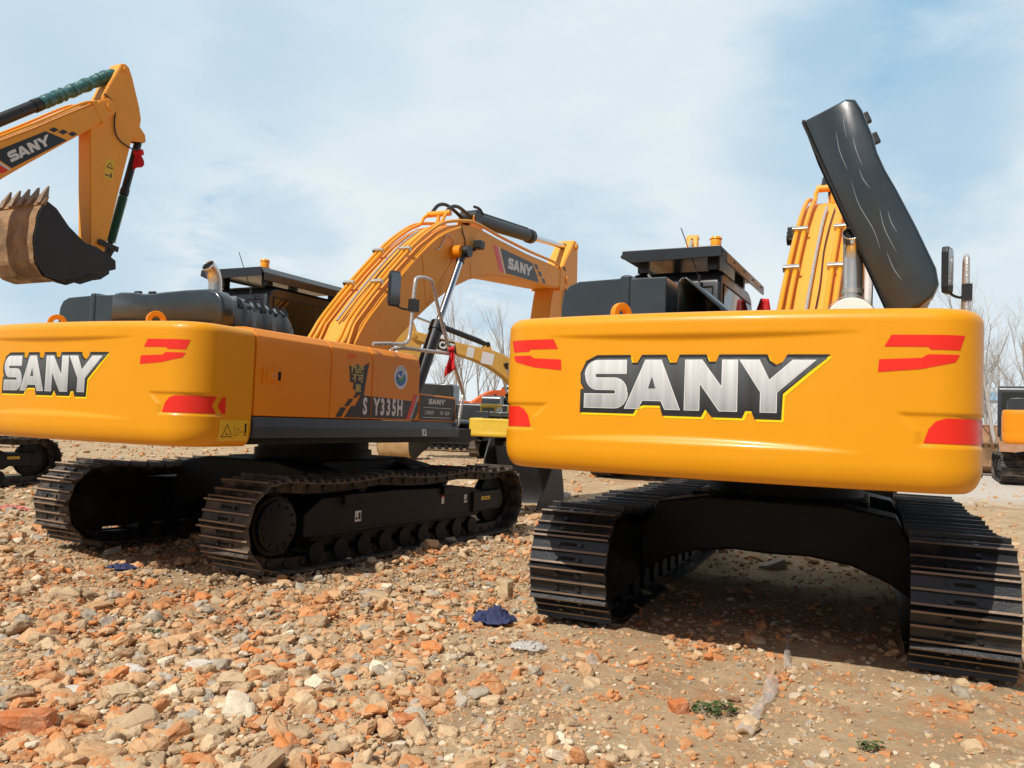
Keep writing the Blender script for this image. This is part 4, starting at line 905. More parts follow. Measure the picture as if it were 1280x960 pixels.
    if o.get('wrap'):
        X = BX+hw+.001
        mb = MB(); c2 = [A(*p) for p in ((1.10, .05), (1.10, .28), (1.55, .26), (1.55, .03))]; mb.add([(X+.002, p.x, p.y) for p in c2], [(0, 1, 2, 3)]); so = mb.build('warning_sticker', 'sticker_yellow', ao)
        mb = MB(); t3 = [A(*p) for p in ((1.30, .075), (1.30, .25), (1.16, .165))]; mb.add([(X+.0035, p.x, p.y) for p in t3], [(0, 1, 2)]); mb.build('pictogram', 'sticker_black', so)
        mb = MB(); t3 = [A(*p) for p in ((1.275, .105), (1.275, .22), (1.19, .165))]; mb.add([(X+.005, p.x, p.y) for p in t3], [(0, 1, 2)]); mb.build('pictogram', 'sticker_yellow', so)
        mb = MB(); 
        for a_, b_ in (((1.48, .06), (1.45, .16)), ((1.40, .18), (1.50, .22))):
            mb.add([(X+.0035, p.x, p.y) for p in (A(a_[0], a_[1]), A(b_[0], a_[1]), A(b_[0], b_[1]), A(a_[0], b_[1]))], [(0, 1, 2, 3)])
        mb.build('pictogram', 'sticker_black', so)
    return dict(A=A, B=B)

def excavator(name, loc, yaw_u, yaw_t, label, o, group=None):
    root = empty(name, loc, 0); tag(root, label, 'excavator', group)
    root.rotation_euler = (0, 0, -R(yaw_u))
    n0 = set(o_.name for o_ in col.objects)
    if o.get('under', True):
        build_under(root, o.get('tracks', ('shoe_black', 'grouser_worn')), o.get('fine', True) and not o.get('mono'), o.get('labels', False))
        dy = -R(yaw_t-yaw_u)
        if abs(dy) > 1e-4:
            for c_ in list(root.children): c_.rotation_euler = (0, 0, dy)
        off = o.get('uoff')
        if off:
            for c_ in list(root.children): c_.location = off
    build_upper(root, o)
    fr = build_front(root, o)
    return root, fr
def rag(name, mat, loc, pts, label, cat, seedv=1, rough=.05, sub=3): pass
# ------------------------------------------------------------------ the three large machines and the right-hand ones
RL = (-2.402, 9.876, 0.0); RR = (2.677, 7.78, 0.0)
def world(loc, yaw, p):
    a = R(yaw); return Vector((loc[0]+p[0]*math.cos(a)+p[1]*math.sin(a), loc[1]-p[0]*math.sin(a)+p[1]*math.cos(a), loc[2]+p[2]))
exR, fR = excavator('excavator', RR, 27.0, 24.2, 'yellow excavator nearest on the right, seen from behind with its black engine hood raised', dict(paint='body_paint', logo=True, open=True, boom=-.5, arm=21, bucket=85, bks=.8, uoff=(0, -.06, -.05), tracks=('shoe_clean', 'grouser_clean'), mirror_yaw=25, boomrod='film_white', rail='film_silver'))
exL, fL = excavator('excavator', RL, 25.6, 29.5, 'yellow excavator on the left with SY335H on its side and its boom arched rightwards', dict(paint='body_paint', logo=True, logo_dx=-.765, logo_w=.272, two_eyes=True, side_marks=True, arm=21, bucket=85, bks=.8, tracks=('shoe_black', 'grouser_worn'), labels=True, mirror_yaw=35))
TL_ = world((-11, 14, 0), 27, (0, -.5, 0))
exT, fT = excavator('excavator', tuple(TL_), 27, 27, 'excavator at the far left edge holding its curled worn bucket high up', dict(paint='body_paint', boom=37.0, arm=3, bucket=0, wrap=True, shellmat='bucket_rust', armfrac=.50, lamps=False, mono=True, labels=True, uoff=(0, .35, 0)))
# ------------------------------------------------------------------ background machines
def small(name, loc, yaw, label, **k):
    d = dict(paint='pale_yellow', cwpaint=k.get('paint', 'pale_yellow'), boompaint=k.get('paint', 'pale_yellow'), fine=False, guard=False, tracks=('shoe_black', 'grouser_worn')); sc = k.pop('scale', 1); d.update(k)
    r_, f_ = excavator(name, loc, yaw, k.get('yaw_t', yaw), label, d); r_.scale = (sc, sc, sc); return r_, f_
exC, fC = small('excavator', (1.35, 33.0, 0), -112, 'ochre excavator with white square decals on its boom, parked far behind the red ribbon', paint='cat_paint', boom=9, arm=2, scale=.86, tracks=('shoe_dusty', 'shoe_dusty'), bucket=20)
def boomlogo_cat(r_, dth=R(9)):
    bo = [c for c in r_.children if c.name.startswith('boom') and not c.name.startswith('boom_')][0]
    x1 = BX-BW
    def P(u, v, off): w = rot2((u, v), FOOT, dth); return (x1-off, w.x, w.y)
    def put(mat, fl, off, par=bo, n='boom_sticker'):
        mb = MB(); [decal(mb, f_, P, off) for f_ in fl]; return mb.build(n, mat, par)
    s = put('sticker_black', [poly2([[(4.9, 3.99), (5.9, 4.02), (6.1, 4.5), (5.1, 4.5)]])], .01)
    t = text2('CAT', .34, .05, .85); fl = [([(5.45-u, 4.08+v) for u, v in t[0]], t[1])]
    put('sticker_white', fl, .02, s, 'sticker_print')
    put('sticker_white', [rect(4.1, 3.98, 4.45, 4.46), rect(3.1, 3.85, 3.7, 4.4)], .01)
boomlogo_cat(exC)
exO, _ = small('excavator', (-3.6, 58, 0), 60, 'orange excavator standing farthest off behind the yellow one', paint='orange_paint', cab='orange_paint', glass='glass_grey', boom=-8, arm=30, bucket=20, scale=.9)
def aim(u, v, zl, lp, yaw, sc):
    """ground position for a far machine so that its local point lp (x,y,z) stands on the sight line of (u,v)"""
    d = fw*F0+rt*(u-640)+upv*(480-v); t = (lp[2]*sc-CAM.z)/d.z; W = CAM+d*t; a = R(yaw)
    return (W.x-sc*(lp[0]*math.cos(a)+lp[1]*math.sin(a)), W.y-sc*(-lp[0]*math.sin(a)+lp[1]*math.cos(a)), 0)
exK, _ = small('excavator', aim(585, 545, 0, (-1.47, -3.2, 1.22), 12, .70), 12, 'bright yellow excavator with a grey-windowed cab, far off beyond the handrail of the left machine', paint='pale_yellow', cab='pale_yellow', glass='glass_grey', boom=-10, arm=40, scale=.70, bucket=30)
exB, _ = small('excavator', aim(546, 480, 0, (-1.08, .7, 3.11), -75, 1.0), -75, 'dark excavator with a black cab standing behind the toolbox of the left machine', paint='cab_black', boom=-26, arm=-12, bucket=20, tracks=('shoe_dusty', 'grouser_worn'))
tp = (lambda piv, a, d: None)
_th = TH0+R(31); _tip = (FOOT.x+7.195*math.cos(_th), FOOT.y+7.195*math.sin(_th))
exH, _ = small('excavator', aim(866, 297, 0, (.15, _tip[0]+.35, _tip[1]+1.05), 20, 1.0), 20, 'excavator hidden behind the right machine, only its arm tip above the cab roof', paint='boom_paint', boom=31, arm=0, bucket=0)
exS, _ = small('excavator', aim(1251, 604, 0, (-1.595, -2.4, .02), 28, 1.12), 31, 'yellow excavator at the right edge with red lettering on its rear', yaw_t=28, paint='body_paint', boom=-20, arm=50, bucket=20, scale=1.12, tracks=('shoe_black', 'shoe_black'))
exF, _ = small('excavator', (-24, 26, 0), 85, 'excavator far left whose lowered boom shows above the counterweight', paint='boom_paint', boom=-26, arm=75, bucket=30, scale=.9)
cwS = [c for c in exS.children if c.name.startswith('counterweight')][0]
mb = MB(); L4, _h = sany(-.9, 1.68, .26, 1.3)
for f_ in L4: decal(mb, f_, cwP, .02)
mb.build('logo_letter', 'red_vinyl', cwS)
mb = MB(); decal(mb, poly2([[(-1.2+i*.1, 1.3) for i in range(25)]+[(1.2-i*.1, 1.5) for i in range(25)]]), cwP, .012); mb.build('cw_band', 'sticker_black', cwS) if False else None
# ------------------------------------------------------------------ ground
def gh(x, y):
    d = math.hypot(x, y); k = 1/(1+max(0, d-25)*.02)
    v = Vector((x, y, 0))
    h = .055*noise.noise(v*.45)+.030*noise.noise(v*1.3+Vector((7, 3, 1)))+.018*noise.noise(v*3.7)+.010*noise.noise(v*9.1)+.006*noise.noise(v*19)
    h += .10*math.exp(-((x+2.1)**2+(y-3.4)**2)/1.6)+.05*math.exp(-((x-2.1)**2+(y-5.9)**2)/.5)+.07*math.exp(-((x-1.6)**2+(y-12.8)**2)/1.4)+.05*math.exp(-((x+.3)**2+(y-9.6)**2)/1.2)
    return h*k-.025
def graded(a, b, fine0, fine1, st, grow=1.16):
    v = [fine0]
    while v[-1] < fine1: v.append(v[-1]+st)
    s = st
    while v[-1] < b: s *= grow; v.append(v[-1]+s)
    w = []; s = st; p = fine0
    while p > a: s *= grow; p -= s; w.append(p)
    return w[::-1]+v
xs = graded(-900, 900, -6.5, 6.5, .045); ys = graded(-60, 1500, 2.0, 12.0, .045)
nx_, ny_ = len(xs), len(ys)
vs = []
for y in ys:
    for x in xs: vs.append((x, y, gh(x, y)))
fs = [(j*nx_+i, j*nx_+i+1, (j+1)*nx_+i+1, (j+1)*nx_+i) for j in range(ny_-1) for i in range(nx_-1)]
me = bpy.data.meshes.new('ground'); me.from_pydata(vs, [], fs); me.materials.append(MAT['ground_mat']); me.polygons.foreach_set('use_smooth', [True]*len(fs))
g_ = bpy.data.objects.new('ground', me); col.objects.link(g_); tag(g_, kind='structure')

# ------------------------------------------------------------------ rubble
import numpy as np
rs = np.random.RandomState(5)
def stone_template(brick, big=False):
    bm = bmesh.new()
    if brick:
        pts = []
        lx, ly, lz = rs.uniform(.7, 1.3), rs.uniform(.55, .9), rs.uniform(.35, .6)
        for sx in (-1, 1):
            for sy in (-1, 1):
                for sz in (-1, 1):
                    pts.append((sx*lx*rs.uniform(.65, 1), sy*ly*rs.uniform(.65, 1), sz*lz*rs.uniform(.7, 1)))
        for _ in range(11): a = rs.normal(size=3); a /= np.linalg.norm(a); pts.append(tuple(a*np.array([lx, ly, lz])*rs.uniform(.9, 1.15)))
    else:
        sc_ = np.array([1, rs.uniform(.6, .95), rs.uniform(.3, .65)]); pts = []
        for _ in range(rs.randint(15, 26)): a = rs.normal(size=3); a /= np.linalg.norm(a); a = np.sign(a)*np.abs(a)**.75; pts.append(tuple(a*sc_*rs.uniform(.8, 1.05)))
    for p in pts: bm.verts.new(p)
    bmesh.ops.convex_hull(bm, input=bm.verts[:])
    for v in [v for v in bm.verts if not v.link_faces]: bm.verts.remove(v)
    bmesh.ops.triangulate(bm, faces=bm.faces[:]); bm.verts.index_update()
    V = np.array([v.co[:] for v in bm.verts]); Fc = np.array([[v.index for v in f.verts] for f in bm.faces]); bm.free(); return V, Fc
TEMP = [stone_template(i % 6 == 0) for i in range(60)]
def roughen(V, Fc, k):
    bm = bmesh.new(); vv = [bm.verts.new(p) for p in V]; [bm.faces.new([vv[i] for i in f]) for f in Fc]
    bmesh.ops.subdivide_edges(bm, edges=bm.edges[:], cuts=2, use_grid_fill=True); bmesh.ops.triangulate(bm, faces=bm.faces[:])
    for _ in range(1): bmesh.ops.smooth_vert(bm, verts=bm.verts[:], factor=.45, use_axis_x=True, use_axis_y=True, use_axis_z=True)
    bm.normal_update(); o_ = Vector((k*3.1, k*1.7, 0))
    for v in bm.verts: v.co += v.normal*(.16*noise.noise(v.co*1.7+o_)+.09*noise.noise(v.co*4.5+o_))
    bm.verts.index_update(); A_ = np.array([v.co[:] for v in bm.verts]); B_ = np.array([[v.index for v in f.verts] for f in bm.faces]); bm.free(); return A_, B_
TEMPB = [roughen(*TEMP[i], i) for i in range(36)]
PAL = [((.55, .40, .24), .30), ((.58, .33, .16), .20), ((.56, .22, .07), .17), ((.62, .19, .035), .08), ((.42, .29, .17), .13), ((.38, .34, .28), .06), ((.70, .60, .45), .05), ((.26, .13, .07), .02)]
pw = np.array([p[1] for p in PAL]); pw /= pw.sum(); PC = np.array([p[0] for p in PAL])
def density(x, y):
    """how stony: heavy at lower left, band by the tracks, lighter on the trodden dirt"""
    n_ = noise.noise(Vector((x*.9, y*.9, 3)))*.5+.5; n2_ = noise.noise(Vector((x*2.6, y*2.6, 9)))*.5+.5
    left = 1/(1+math.exp((x+.15-.12*(y-3.5))*2.6))
    d = .16+.85*left*(.45+.75*n_)
    d += .12*n2_
    d += .55*math.exp(-((x-1.6)**2+(y-5.6)**2)/.6)*n2_+.5*math.exp(-((x+.6)**2+(y-8.2)**2)/2.5)
    d *= (.35+1.3*max(0, n2_-.15))
    if y > 9: d = max(d, .35*n2_+.1)
    return d
def scatter(N, zmin, zmax, smin, smax, power, colbias=0, big=False):
    out = []
    fx, fy = fw.x, fw.y; tries = 0
    while len(out) < N and tries < N*14:
        tries += 1
        y = zmin*(zmax/zmin)**rnd.random(); x = rnd.uniform(-.72, .72)*(y+.6)
        dd = density(x, y)
        if rnd.random() > dd: continue
        u = rnd.random(); s = smin*(1-u*(1-(smin/smax)**power))**(-1/power)
        if s > .035 and dd < .5 and rnd.random() < .6: s *= .5
        out.append((x, y, s, dd))
    return out
def build_rubble(name, items, label=None, big=False):
    VV = []; FF = []; CC = []; off = 0
    for (x, y, s, dd) in items:
        V, Fc = TEMPB[rs.randint(len(TEMPB))] if s > .026 and y < 9 else TEMP[rs.randint(len(TEMP))]
        a = rs.uniform(0, 6.283); ca, sa = math.cos(a), math.sin(a); tl = rs.normal(0, .28, 2)
        Rz = np.array([[ca, -sa, 0], [sa, ca, 0], [0, 0, 1]]); Rx = np.array([[1, 0, 0], [0, math.cos(tl[0]), -math.sin(tl[0])], [0, math.sin(tl[0]), math.cos(tl[0])]]); Ry = np.array([[math.cos(tl[1]), 0, math.sin(tl[1])], [0, 1, 0], [-math.sin(tl[1]), 0, math.cos(tl[1])]])
        P = (V*s)@(Rz@Rx@Ry).T; z = gh(x, y)+s*rs.uniform(.0, .30)+max(0, dd-.5)*rs.uniform(0, .07)
        VV.append(P+np.array([x, y, z])); FF.append(Fc+off); off += len(V)
        n_ = noise.noise(Vector((x*1.7, y*1.7, 20)))
        q = pw.copy()
        if n_ > .12: q[2] *= 3; q[3] *= 4; q[1] *= 1.6
        if n_ < -.15: q[6] *= 2.5; q[5] *= 2; q[2] *= .4; q[3] *= .2
        if s > .04: q[3] *= .5; q[1] *= 1.5
        q /= q.sum(); c_ = PC[rs.choice(len(PC), p=q)]*rs.uniform(.8, 1.18)
        CC.append(np.tile(np.append(c_, 1.0), (len(V), 1)))
    VV = np.concatenate(VV); FF = np.concatenate(FF); CC = np.clip(np.concatenate(CC), 0, 1)
    me = bpy.data.meshes.new(name); me.vertices.add(len(VV)); me.vertices.foreach_set('co', VV.ravel()); me.loops.add(FF.size); me.loops.foreach_set('vertex_index', FF.ravel().astype(np.int32))
    me.polygons.add(len(FF)); me.polygons.foreach_set('loop_start', np.arange(0, FF.size, 3, dtype=np.int32)); me.update(calc_edges=True); me.polygons.foreach_set('use_smooth', [False]*len(FF))
    at = me.color_attributes.new('tint', 'FLOAT_COLOR', 'POINT'); at.data.foreach_set('color', CC.ravel())
    me.materials.append(MAT['rubble_mat']); o = bpy.data.objects.new(name, me); col.objects.link(o); return o
items = scatter(21000, 2.6, 15, .014, .088, 1.8)
items += scatter(52000, 2.6, 10, .004, .016, 1.3)
items += scatter(5000, 9, 34, .03, .13, 1.8)
items += [(x, y, s*1.15, d) for x, y, s, d in scatter(1300, 2.7, 6.8, .028, .075, 1.5) if x < .1+.5*(rnd.random()-.5)]
tag(build_rubble('rubble', items), 'brick rubble and gravel strewn over the dirt of the whole yard', 'rubble', kind='stuff')

def px(u, v, z=0):
    d = fw*F0+rt*(u-640)+upv*(480-v); t = (z-CAM.z)/d.z; return CAM+d*t
def pxz(u, v, dist):
    d = fw*F0+rt*(u-640)+upv*(480-v); return CAM+d*(dist/F0)
# ------------------------------------------------------------------ distinct pieces lying on the ground
def piece(name, mat, u, v, size, label, cat, dims=(1, .7, .5), seedv=0, yaw=None):
    p = px(u, v); r_ = random.Random(seedv+int(u*7+v)); bm = bmesh.new()
    for sx in (-1, 1):
        for sy in (-1, 1):
            for sz in (-1, 1): bm.verts.new((sx*dims[0]*r_.uniform(.7, 1), sy*dims[1]*r_.uniform(.7, 1), sz*dims[2]*r_.uniform(.75, 1)))
    for _ in range(9):
        a = Vector((r_.gauss(0, 1), r_.gauss(0, 1), r_.gauss(0, 1))).normalized(); bm.verts.new((a.x*dims[0]*1.05, a.y*dims[1]*1.05, a.z*dims[2]*1.05))
    bmesh.ops.convex_hull(bm, input=bm.verts[:]); [bm.verts.remove(v_) for v_ in bm.verts[:] if not v_.link_faces]
    bmesh.ops.scale(bm, vec=(size, size, size), verts=bm.verts)
    bmesh.ops.triangulate(bm, faces=bm.faces[:]); bmesh.ops.subdivide_edges(bm, edges=bm.edges[:], cuts=3, use_grid_fill=True); bmesh.ops.triangulate(bm, faces=bm.faces[:])
    bmesh.ops.smooth_vert(bm, verts=bm.verts[:], factor=.5, use_axis_x=True, use_axis_y=True, use_axis_z=True); bm.normal_update()
    for v_ in bm.verts: c_ = v_.co/size; v_.co += v_.normal*size*(.13*noise.noise(c_*1.6+Vector((u, v, 0)))+.07*noise.noise(c_*5+Vector((u, v, 3)))+.03*noise.noise(c_*12+Vector((u, v, 3))))
    me = bpy.data.meshes.new(name); bm.to_mesh(me); bm.free(); me.materials.append(MAT[mat]); o = bpy.data.objects.new(name, me); col.objects.link(o)
    o.location = (p.x, p.y, gh(p.x, p.y)+size*dims[2]*.45); o.rotation_euler = (r_.uniform(-.15, .15), r_.uniform(-.15, .15), yaw if yaw is not None else r_.uniform(0, 6)); tag(o, label, cat); return o
piece('brick_fragment', 'brick_piece', 1208, 846, .085, 'orange broken brick lying in front of the right track of the nearest excavator', 'brick fragment', (1, .6, .45), yaw=.4)
piece('brick_fragment', 'brick_piece', 848, 882, .055, 'small orange-faced brick lump left of the green weeds', 'brick fragment', (1, .9, .8), yaw=.3)
piece('brick_fragment', 'brick_piece', 560, 740, .07, 'bright orange brick bit up the slope left of the blue rag', 'brick fragment', (1, .6, .4), yaw=.2)
piece('stone', 'buff_stone', 632, 742, .14, 'buff stone standing upright just above the blue rag', 'stone', (.5, .45, .9), 3, yaw=1)
piece('stone', 'buff_stone', 368, 828, .10, 'broad flat buff stone in the middle of the rubble heap', 'stone', (1.1, .8, .35), 4)
piece('stone', 'pale_stone', 90, 880, .07, 'whitish lump of stone low at the left', 'stone', (1, .7, .5), 5)
piece('stone', 'pale_stone', 168, 846, .065, 'near white stone above the heap at the left', 'stone', (1.1, .7, .45), 6)
piece('stone', 'buff_stone', 150, 882, .11, 'big tan wedge of stone in the lower left heap', 'stone', (1.2, .8, .5), 7)
piece('stone', 'buff_stone', 335, 855, .10, 'long tan stone leaning to the right in the rubble heap', 'stone', (1.3, .6, .5), 8, yaw=2.4)
piece('stone', 'buff_stone', 80, 752, .12, 'pale brown block at the left below the far track', 'stone', (1, .8, .5), 9)
piece('stone', 'pale_stone', 250, 838, .09, 'grey-white slab of broken mortar in the heap', 'stone', (1.2, .8, .4), 10)
piece('concrete_slab', 'pale_stone', 690, 622, .40, 'grey broken concrete slab lying in front of the bucket on the ground', 'slab', (1, .6, .18), 11, yaw=.3)
piece('brick_fragment', 'brick_piece', 30, 925, .11, 'large orange brick lump at the bottom left corner', 'brick fragment', (1.2, .7, .6), 12)
piece('brick_fragment', 'brick_piece', 505, 905, .06, 'orange brick piece beside the dirt patch at the bottom', 'brick fragment', (1.2, .8, .6), 13)
# crumpled cloths
def cloth(name, mat, u, v, rx, ry, h, label, cat, sd, yaw=0, n=44):
    p = px(u, v); vs = []; 
    for j in range(n+1):
        for i in range(n+1):
            a, b_ = i/n*2-1, j/n*2-1; rr_ = math.hypot(a, b_); ang = math.atan2(b_, a)
            k = max(abs(a), abs(b_)); s = (k/rr_ if rr_ > 0 else 0); edge = 1+.28*noise.noise(Vector((math.cos(ang)*1.7+sd, math.sin(ang)*1.7, sd)))+.12*noise.noise(Vector((math.cos(ang)*5, math.sin(ang)*5, sd)))
            X, Y = a*s*rx*edge, b_*s*ry*edge
            f = max(0, 1-k**2.2)
            w = abs(noise.noise(Vector((a*2.2+sd, b_*2.2, 0))))*.9+abs(noise.noise(Vector((a*4.6, b_*4.6+sd, 5))))*.5+.2*noise.noise(Vector((a*10, b_*10, sd)))
            q = Matrix.Rotation(yaw, 2) @ Vector((X+.25*rx*noise.noise(Vector((a*3, b_*3, sd+9))), Y+.25*ry*noise.noise(Vector((a*3, b_*3, sd+19)))))
            vs.append((q.x, q.y, .006+h*f*(.35+w)))
    w_ = n+1; fs = [(j*w_+i, j*w_+i+1, (j+1)*w_+i+1, (j+1)*w_+i) for j in range(n) for i in range(n)]
    mb = MB(); mb.add(vs, fs); o = mb.build(name, mat, smooth=40); o.location = (p.x, p.y, gh(p.x, p.y)+.02); md = o.modifiers.new('t', 'SOLIDIFY'); md.thickness = .004; tag(o, label, cat); return o
cloth('rag', 'blue_cloth', 617, 779, .17, .10, .115, 'crumpled dark blue rag on the dirt between the two big excavators', 'rag', 3)
cloth('rag', 'blue_cloth', 152, 712, .13, .07, .05, 'small blue and white scrap of cloth below the far track on the left', 'rag', 8)
cloth('rag', 'pink_cloth', 12, 633, .30, .12, .06, 'pinkish red cloth at the left edge beside the track', 'rag', 13)
cloth('plastic_sheet', 'clear_plastic', 660, 810, .13, .10, .035, 'crumpled clear plastic film just below the blue rag', 'plastic film', 21)
def strip(name, pts, width, label, cat, sd):
    P = crom([Vector((*px(u, v)[:2], 0)) for u, v in pts], 10); vs = []; n = 6
    for i, p in enumerate(P):
        t = (P[min(i+1, len(P)-1)]-P[max(i-1, 0)]).normalized(); nn_ = Vector((-t.y, t.x, 0)); tw = .5+.5*abs(math.sin(i*.16+sd))
        for j in range(n+1):
            a = (j/n-.5)*width*tw; q = p+nn_*a; vs.append((q.x, q.y, gh(q.x, q.y)+.03+.022*math.cos(a/width*3.14)+.014*noise.noise(Vector((i*.4, j*.9, sd)))))
    mb = MB(); w_ = n+1; mb.add(vs, [(i*w_+j, i*w_+j+1, (i+1)*w_+j+1, (i+1)*w_+j) for i in range(len(P)-1) for j in range(n)]); o = mb.build(name, 'clear_plastic', smooth=40); tag(o, label, cat)
strip('plastic_strip', [(928, 915), (945, 890), (962, 868), (965, 848)], .085, 'twisted band of grey clear plastic lying on the dirt below the nearest excavator', 'plastic strip', 1)
strip('plastic_strip', [(985, 840), (984, 825), (985, 808)], .05, 'short upper piece of clear plastic tape running to the shadow', 'plastic strip', 4)
# weeds
def weed(u, v, r_, n, label):
    p = px(u, v); mb = MB(); q = random.Random(int(u))
    for i in range(n):
        a = q.uniform(0, 6.28); d = r_*q.random()**.6; c_ = Vector((p.x+d*math.cos(a)*1.4, p.y+d*math.sin(a), 0)); c_.z = gh(c_.x, c_.y)+q.uniform(.015, .05)
        s = q.uniform(.006, .014); M_ = Matrix.Translation(c_) @ Matrix.Rotation(q.uniform(0, 6), 4, 'Z') @ Matrix.Rotation(q.uniform(-.9, .9), 4, 'X')
        mb.add([M_ @ Vector(k) for k in ((-s*1.6, 0, 0), (0, -s*.7, .002), (s*1.8, 0, -.002), (0, s*.7, .002))], [(0, 1, 2, 3)])
    for i in range(n//8):
        a = q.uniform(0, 6.28); d = r_*q.random(); c_ = Vector((p.x+d*math.cos(a), p.y+d*math.sin(a), gh(p.x, p.y)+.01)); mb.tube([c_, c_+Vector((q.uniform(-.03, .03), q.uniform(-.03, .03), .035))], .0015, 4)
    o = mb.build('weed', 'weed_green'); tag(o, label, 'weed')
weed(893, 885, .09, 150, 'small green weed patch left of the twisted plastic band')
weed(1088, 927, .045, 50, 'tiny green weed low on the right')
weed(885, 0+826, .035, 30, 'tiny dark green sprout in the dirt near the shadow edge') if False else None
weed(262, 742, .05, 60, 'little green sprout below the near track of the left excavator')
weed(196, 790, .04, 40, 'little green tuft among the bricks at the left')

# ------------------------------------------------------------------ ribbons tied to the machines
def ribbon(label, P, ln, w, sd=0, knot=True):
    mb = MB(); vs = []; n = 10
    for i in range(n+1):
        t = i/n
        for j in range(5):
            a = (j/4-.5)*w*(.35+.9*t); vs.append((P[0]+a+.01*math.sin(t*6+sd), P[1]+.03*math.sin(j*2.4+sd+t*3)*(.3+t), P[2]-t*ln*(1-.08*j % 2)))
    mb.add(vs, [(i*5+j, i*5+j+1, (i+1)*5+j+1, (i+1)*5+j) for i in range(n) for j in range(4)])
    if knot: mb.tube([(P[0]-w*.35, P[1], P[2]), (P[0]+w*.35, P[1], P[2]+.015)], w*.28, 8)
    o = mb.build('red_ribbon', 'red_cloth', smooth=50); md = o.modifiers.new('t', 'SOLIDIFY'); md.thickness = .004; tag(o, label, 'ribbon')
q = world(RL, 25.6, (1.5, .63, 2.37)); ribbon('red ribbon tied to the silver handrail of the left excavator', (q.x+.02, q.y-.03, q.z), .34, .11)
q = world(RR, 27, (-.50, 1.35, 3.05)); ribbon('red cloth hanging at the front corner of the black cab on the right', (q.x+.03, q.y, q.z), .5, .26, 2, False)
a_ = fT['A'](.72, .95); q = world(TL_, 27, (BX+.05, a_.x, a_.y)); ribbon('red ribbon bow tied on the raised arm at the far left', (q.x+.08, q.y-.15, q.z), .42, .26, 4)

# ------------------------------------------------------------------ wall, houses and bare trees behind
def wall(a, b_, h, t, label, mat='brick_wall'):
    a, b_ = Vector(a), Vector(b_); d = (b_-a); L_ = d.length; mb = MB(); mb.box(0, L_, -t/2, t/2, -.4, h); n = int(L_/4)
    for i in range(n+1): mb.box(i*L_/n-.18, i*L_/n+.18, -t/2-.08, t/2+.08, -.4, h+.05)
    mb.box(-.05, L_+.05, -t/2-.05, t/2+.05, h+.001, h+.08)
    o = mb.build('brick_wall', mat); o.location = (a.x, a.y, 0); o.rotation_euler = (0, 0, math.atan2(d.y, d.x)); tag(o, label, 'wall')
wall((16, 62), (60, 58), 2.45, .3, 'low orange brick wall along the far side of the yard under the bare trees')
wall((-30, 75), (14, 72), 2.1, .3, 'long brick wall far behind the machines in the gap between the two big excavators')
def house(loc, w, d, h, yaw, label):
    r_ = empty('warehouse', loc, yaw); tag(r_, label, 'building')
    m = MB(); m.box(-w/2, w/2, -d/2, d/2, -.3, h); m.build('wall', 'pale_wall', r_)
    m = MB(); m.prism([(-d/2-.3, h+.02), (0, h+d*.16), (d/2+.3, h+.02)], -w/2-.3, w/2+.3); m.build('roof', 'roof_blue', r_)
    for i in range(int(w/3)):
        x = -w/2+1.5+i*3
        for z in ((1.2, 2.6), (4.2, 5.6)):
            if z[1] < h: m = MB(); m.box(x-.7, x+.7, -d/2-.03, -d/2+.02, z[0], z[1]); m.build('window', 'glass_grey', r_)
house((64, 110, 0), 16, 9, 6.5, -.3, 'pale building with blue roof beyond the brick wall on the right')
house((48, 125, 0), 14, 8, 5.5, 0, 'smaller pale building just left of the blue-roofed one') if False else None
def bare_tree_mesh(sd, H):
    q = random.Random(sd); T = MB(); Bm = MB()
    def br(p, d, ln, r_, dep, mb):
        n = 4; pts = [p]; dd = d.copy()
        for i in range(n): dd = (dd+Vector((q.gauss(0, .09), q.gauss(0, .09), .05+q.gauss(0, .04)))).normalized(); pts.append(pts[-1]+dd*ln/n)
        rad = [r_*(1-.55*i/n) for i in range(n+1)]; (T if dep == 0 else Bm).tube(pts, rad, 6 if dep < 2 else 3, cap=False)
        if dep >= 4: return
        k = (7, 5, 4, 4)[dep]
        for i in range(k):
            t = q.uniform(.3 if dep == 0 else .2, 1); idx = min(n-1, int(t*n)); b0 = pts[idx].lerp(pts[idx+1], t*n-idx)
            ax = Vector((q.gauss(0, 1), q.gauss(0, 1), q.gauss(0, .3))).normalized(); nd = (dd*.75+ax*(.55 if dep < 3 else .7)+Vector((0, 0, .25))).normalized()
            br(b0, nd, ln*q.uniform(.38, .58), r_*(1-.55*t)*.55, dep+1, mb)
    br(Vector((0, 0, -.2)), Vector((q.gauss(0, .04), q.gauss(0, .04), 1)).normalized(), H*.72, H*.0125, 0, T)
    return T, Bm
TREES = []
for sd, H in ((1, 11), (2, 13), (5, 12), (9, 10)):
    T, Bm = bare_tree_mesh(sd, H); r_ = empty('bare_tree', (0, 0, -50)); t_ = T.build('trunk', 'bark', r_, smooth=60); b_ = Bm.build('crown', 'bark', r_, smooth=60); TREES.append((r_, t_, b_))
spots = [(1, (1212, 60)), (0, (1236, 66)), (2, (1252, 58)), (3, (1268, 70)), (1, (1279, 63)), (0, (1226, 82)), (2, (1262, 86)), (3, (1244, 90)), (1, (1300, 60)), (2, (1330, 66)), (0, (1290, 80)),
         (0, (548, 84)), (1, (572, 80)), (2, (590, 88)), (3, (604, 84)), (0, (618, 92)), (3, (560, 95)), (1, (634, 84)), (3, (970, 90)), (2, (1190, 90)), (1, (520, 90))]
used = set()
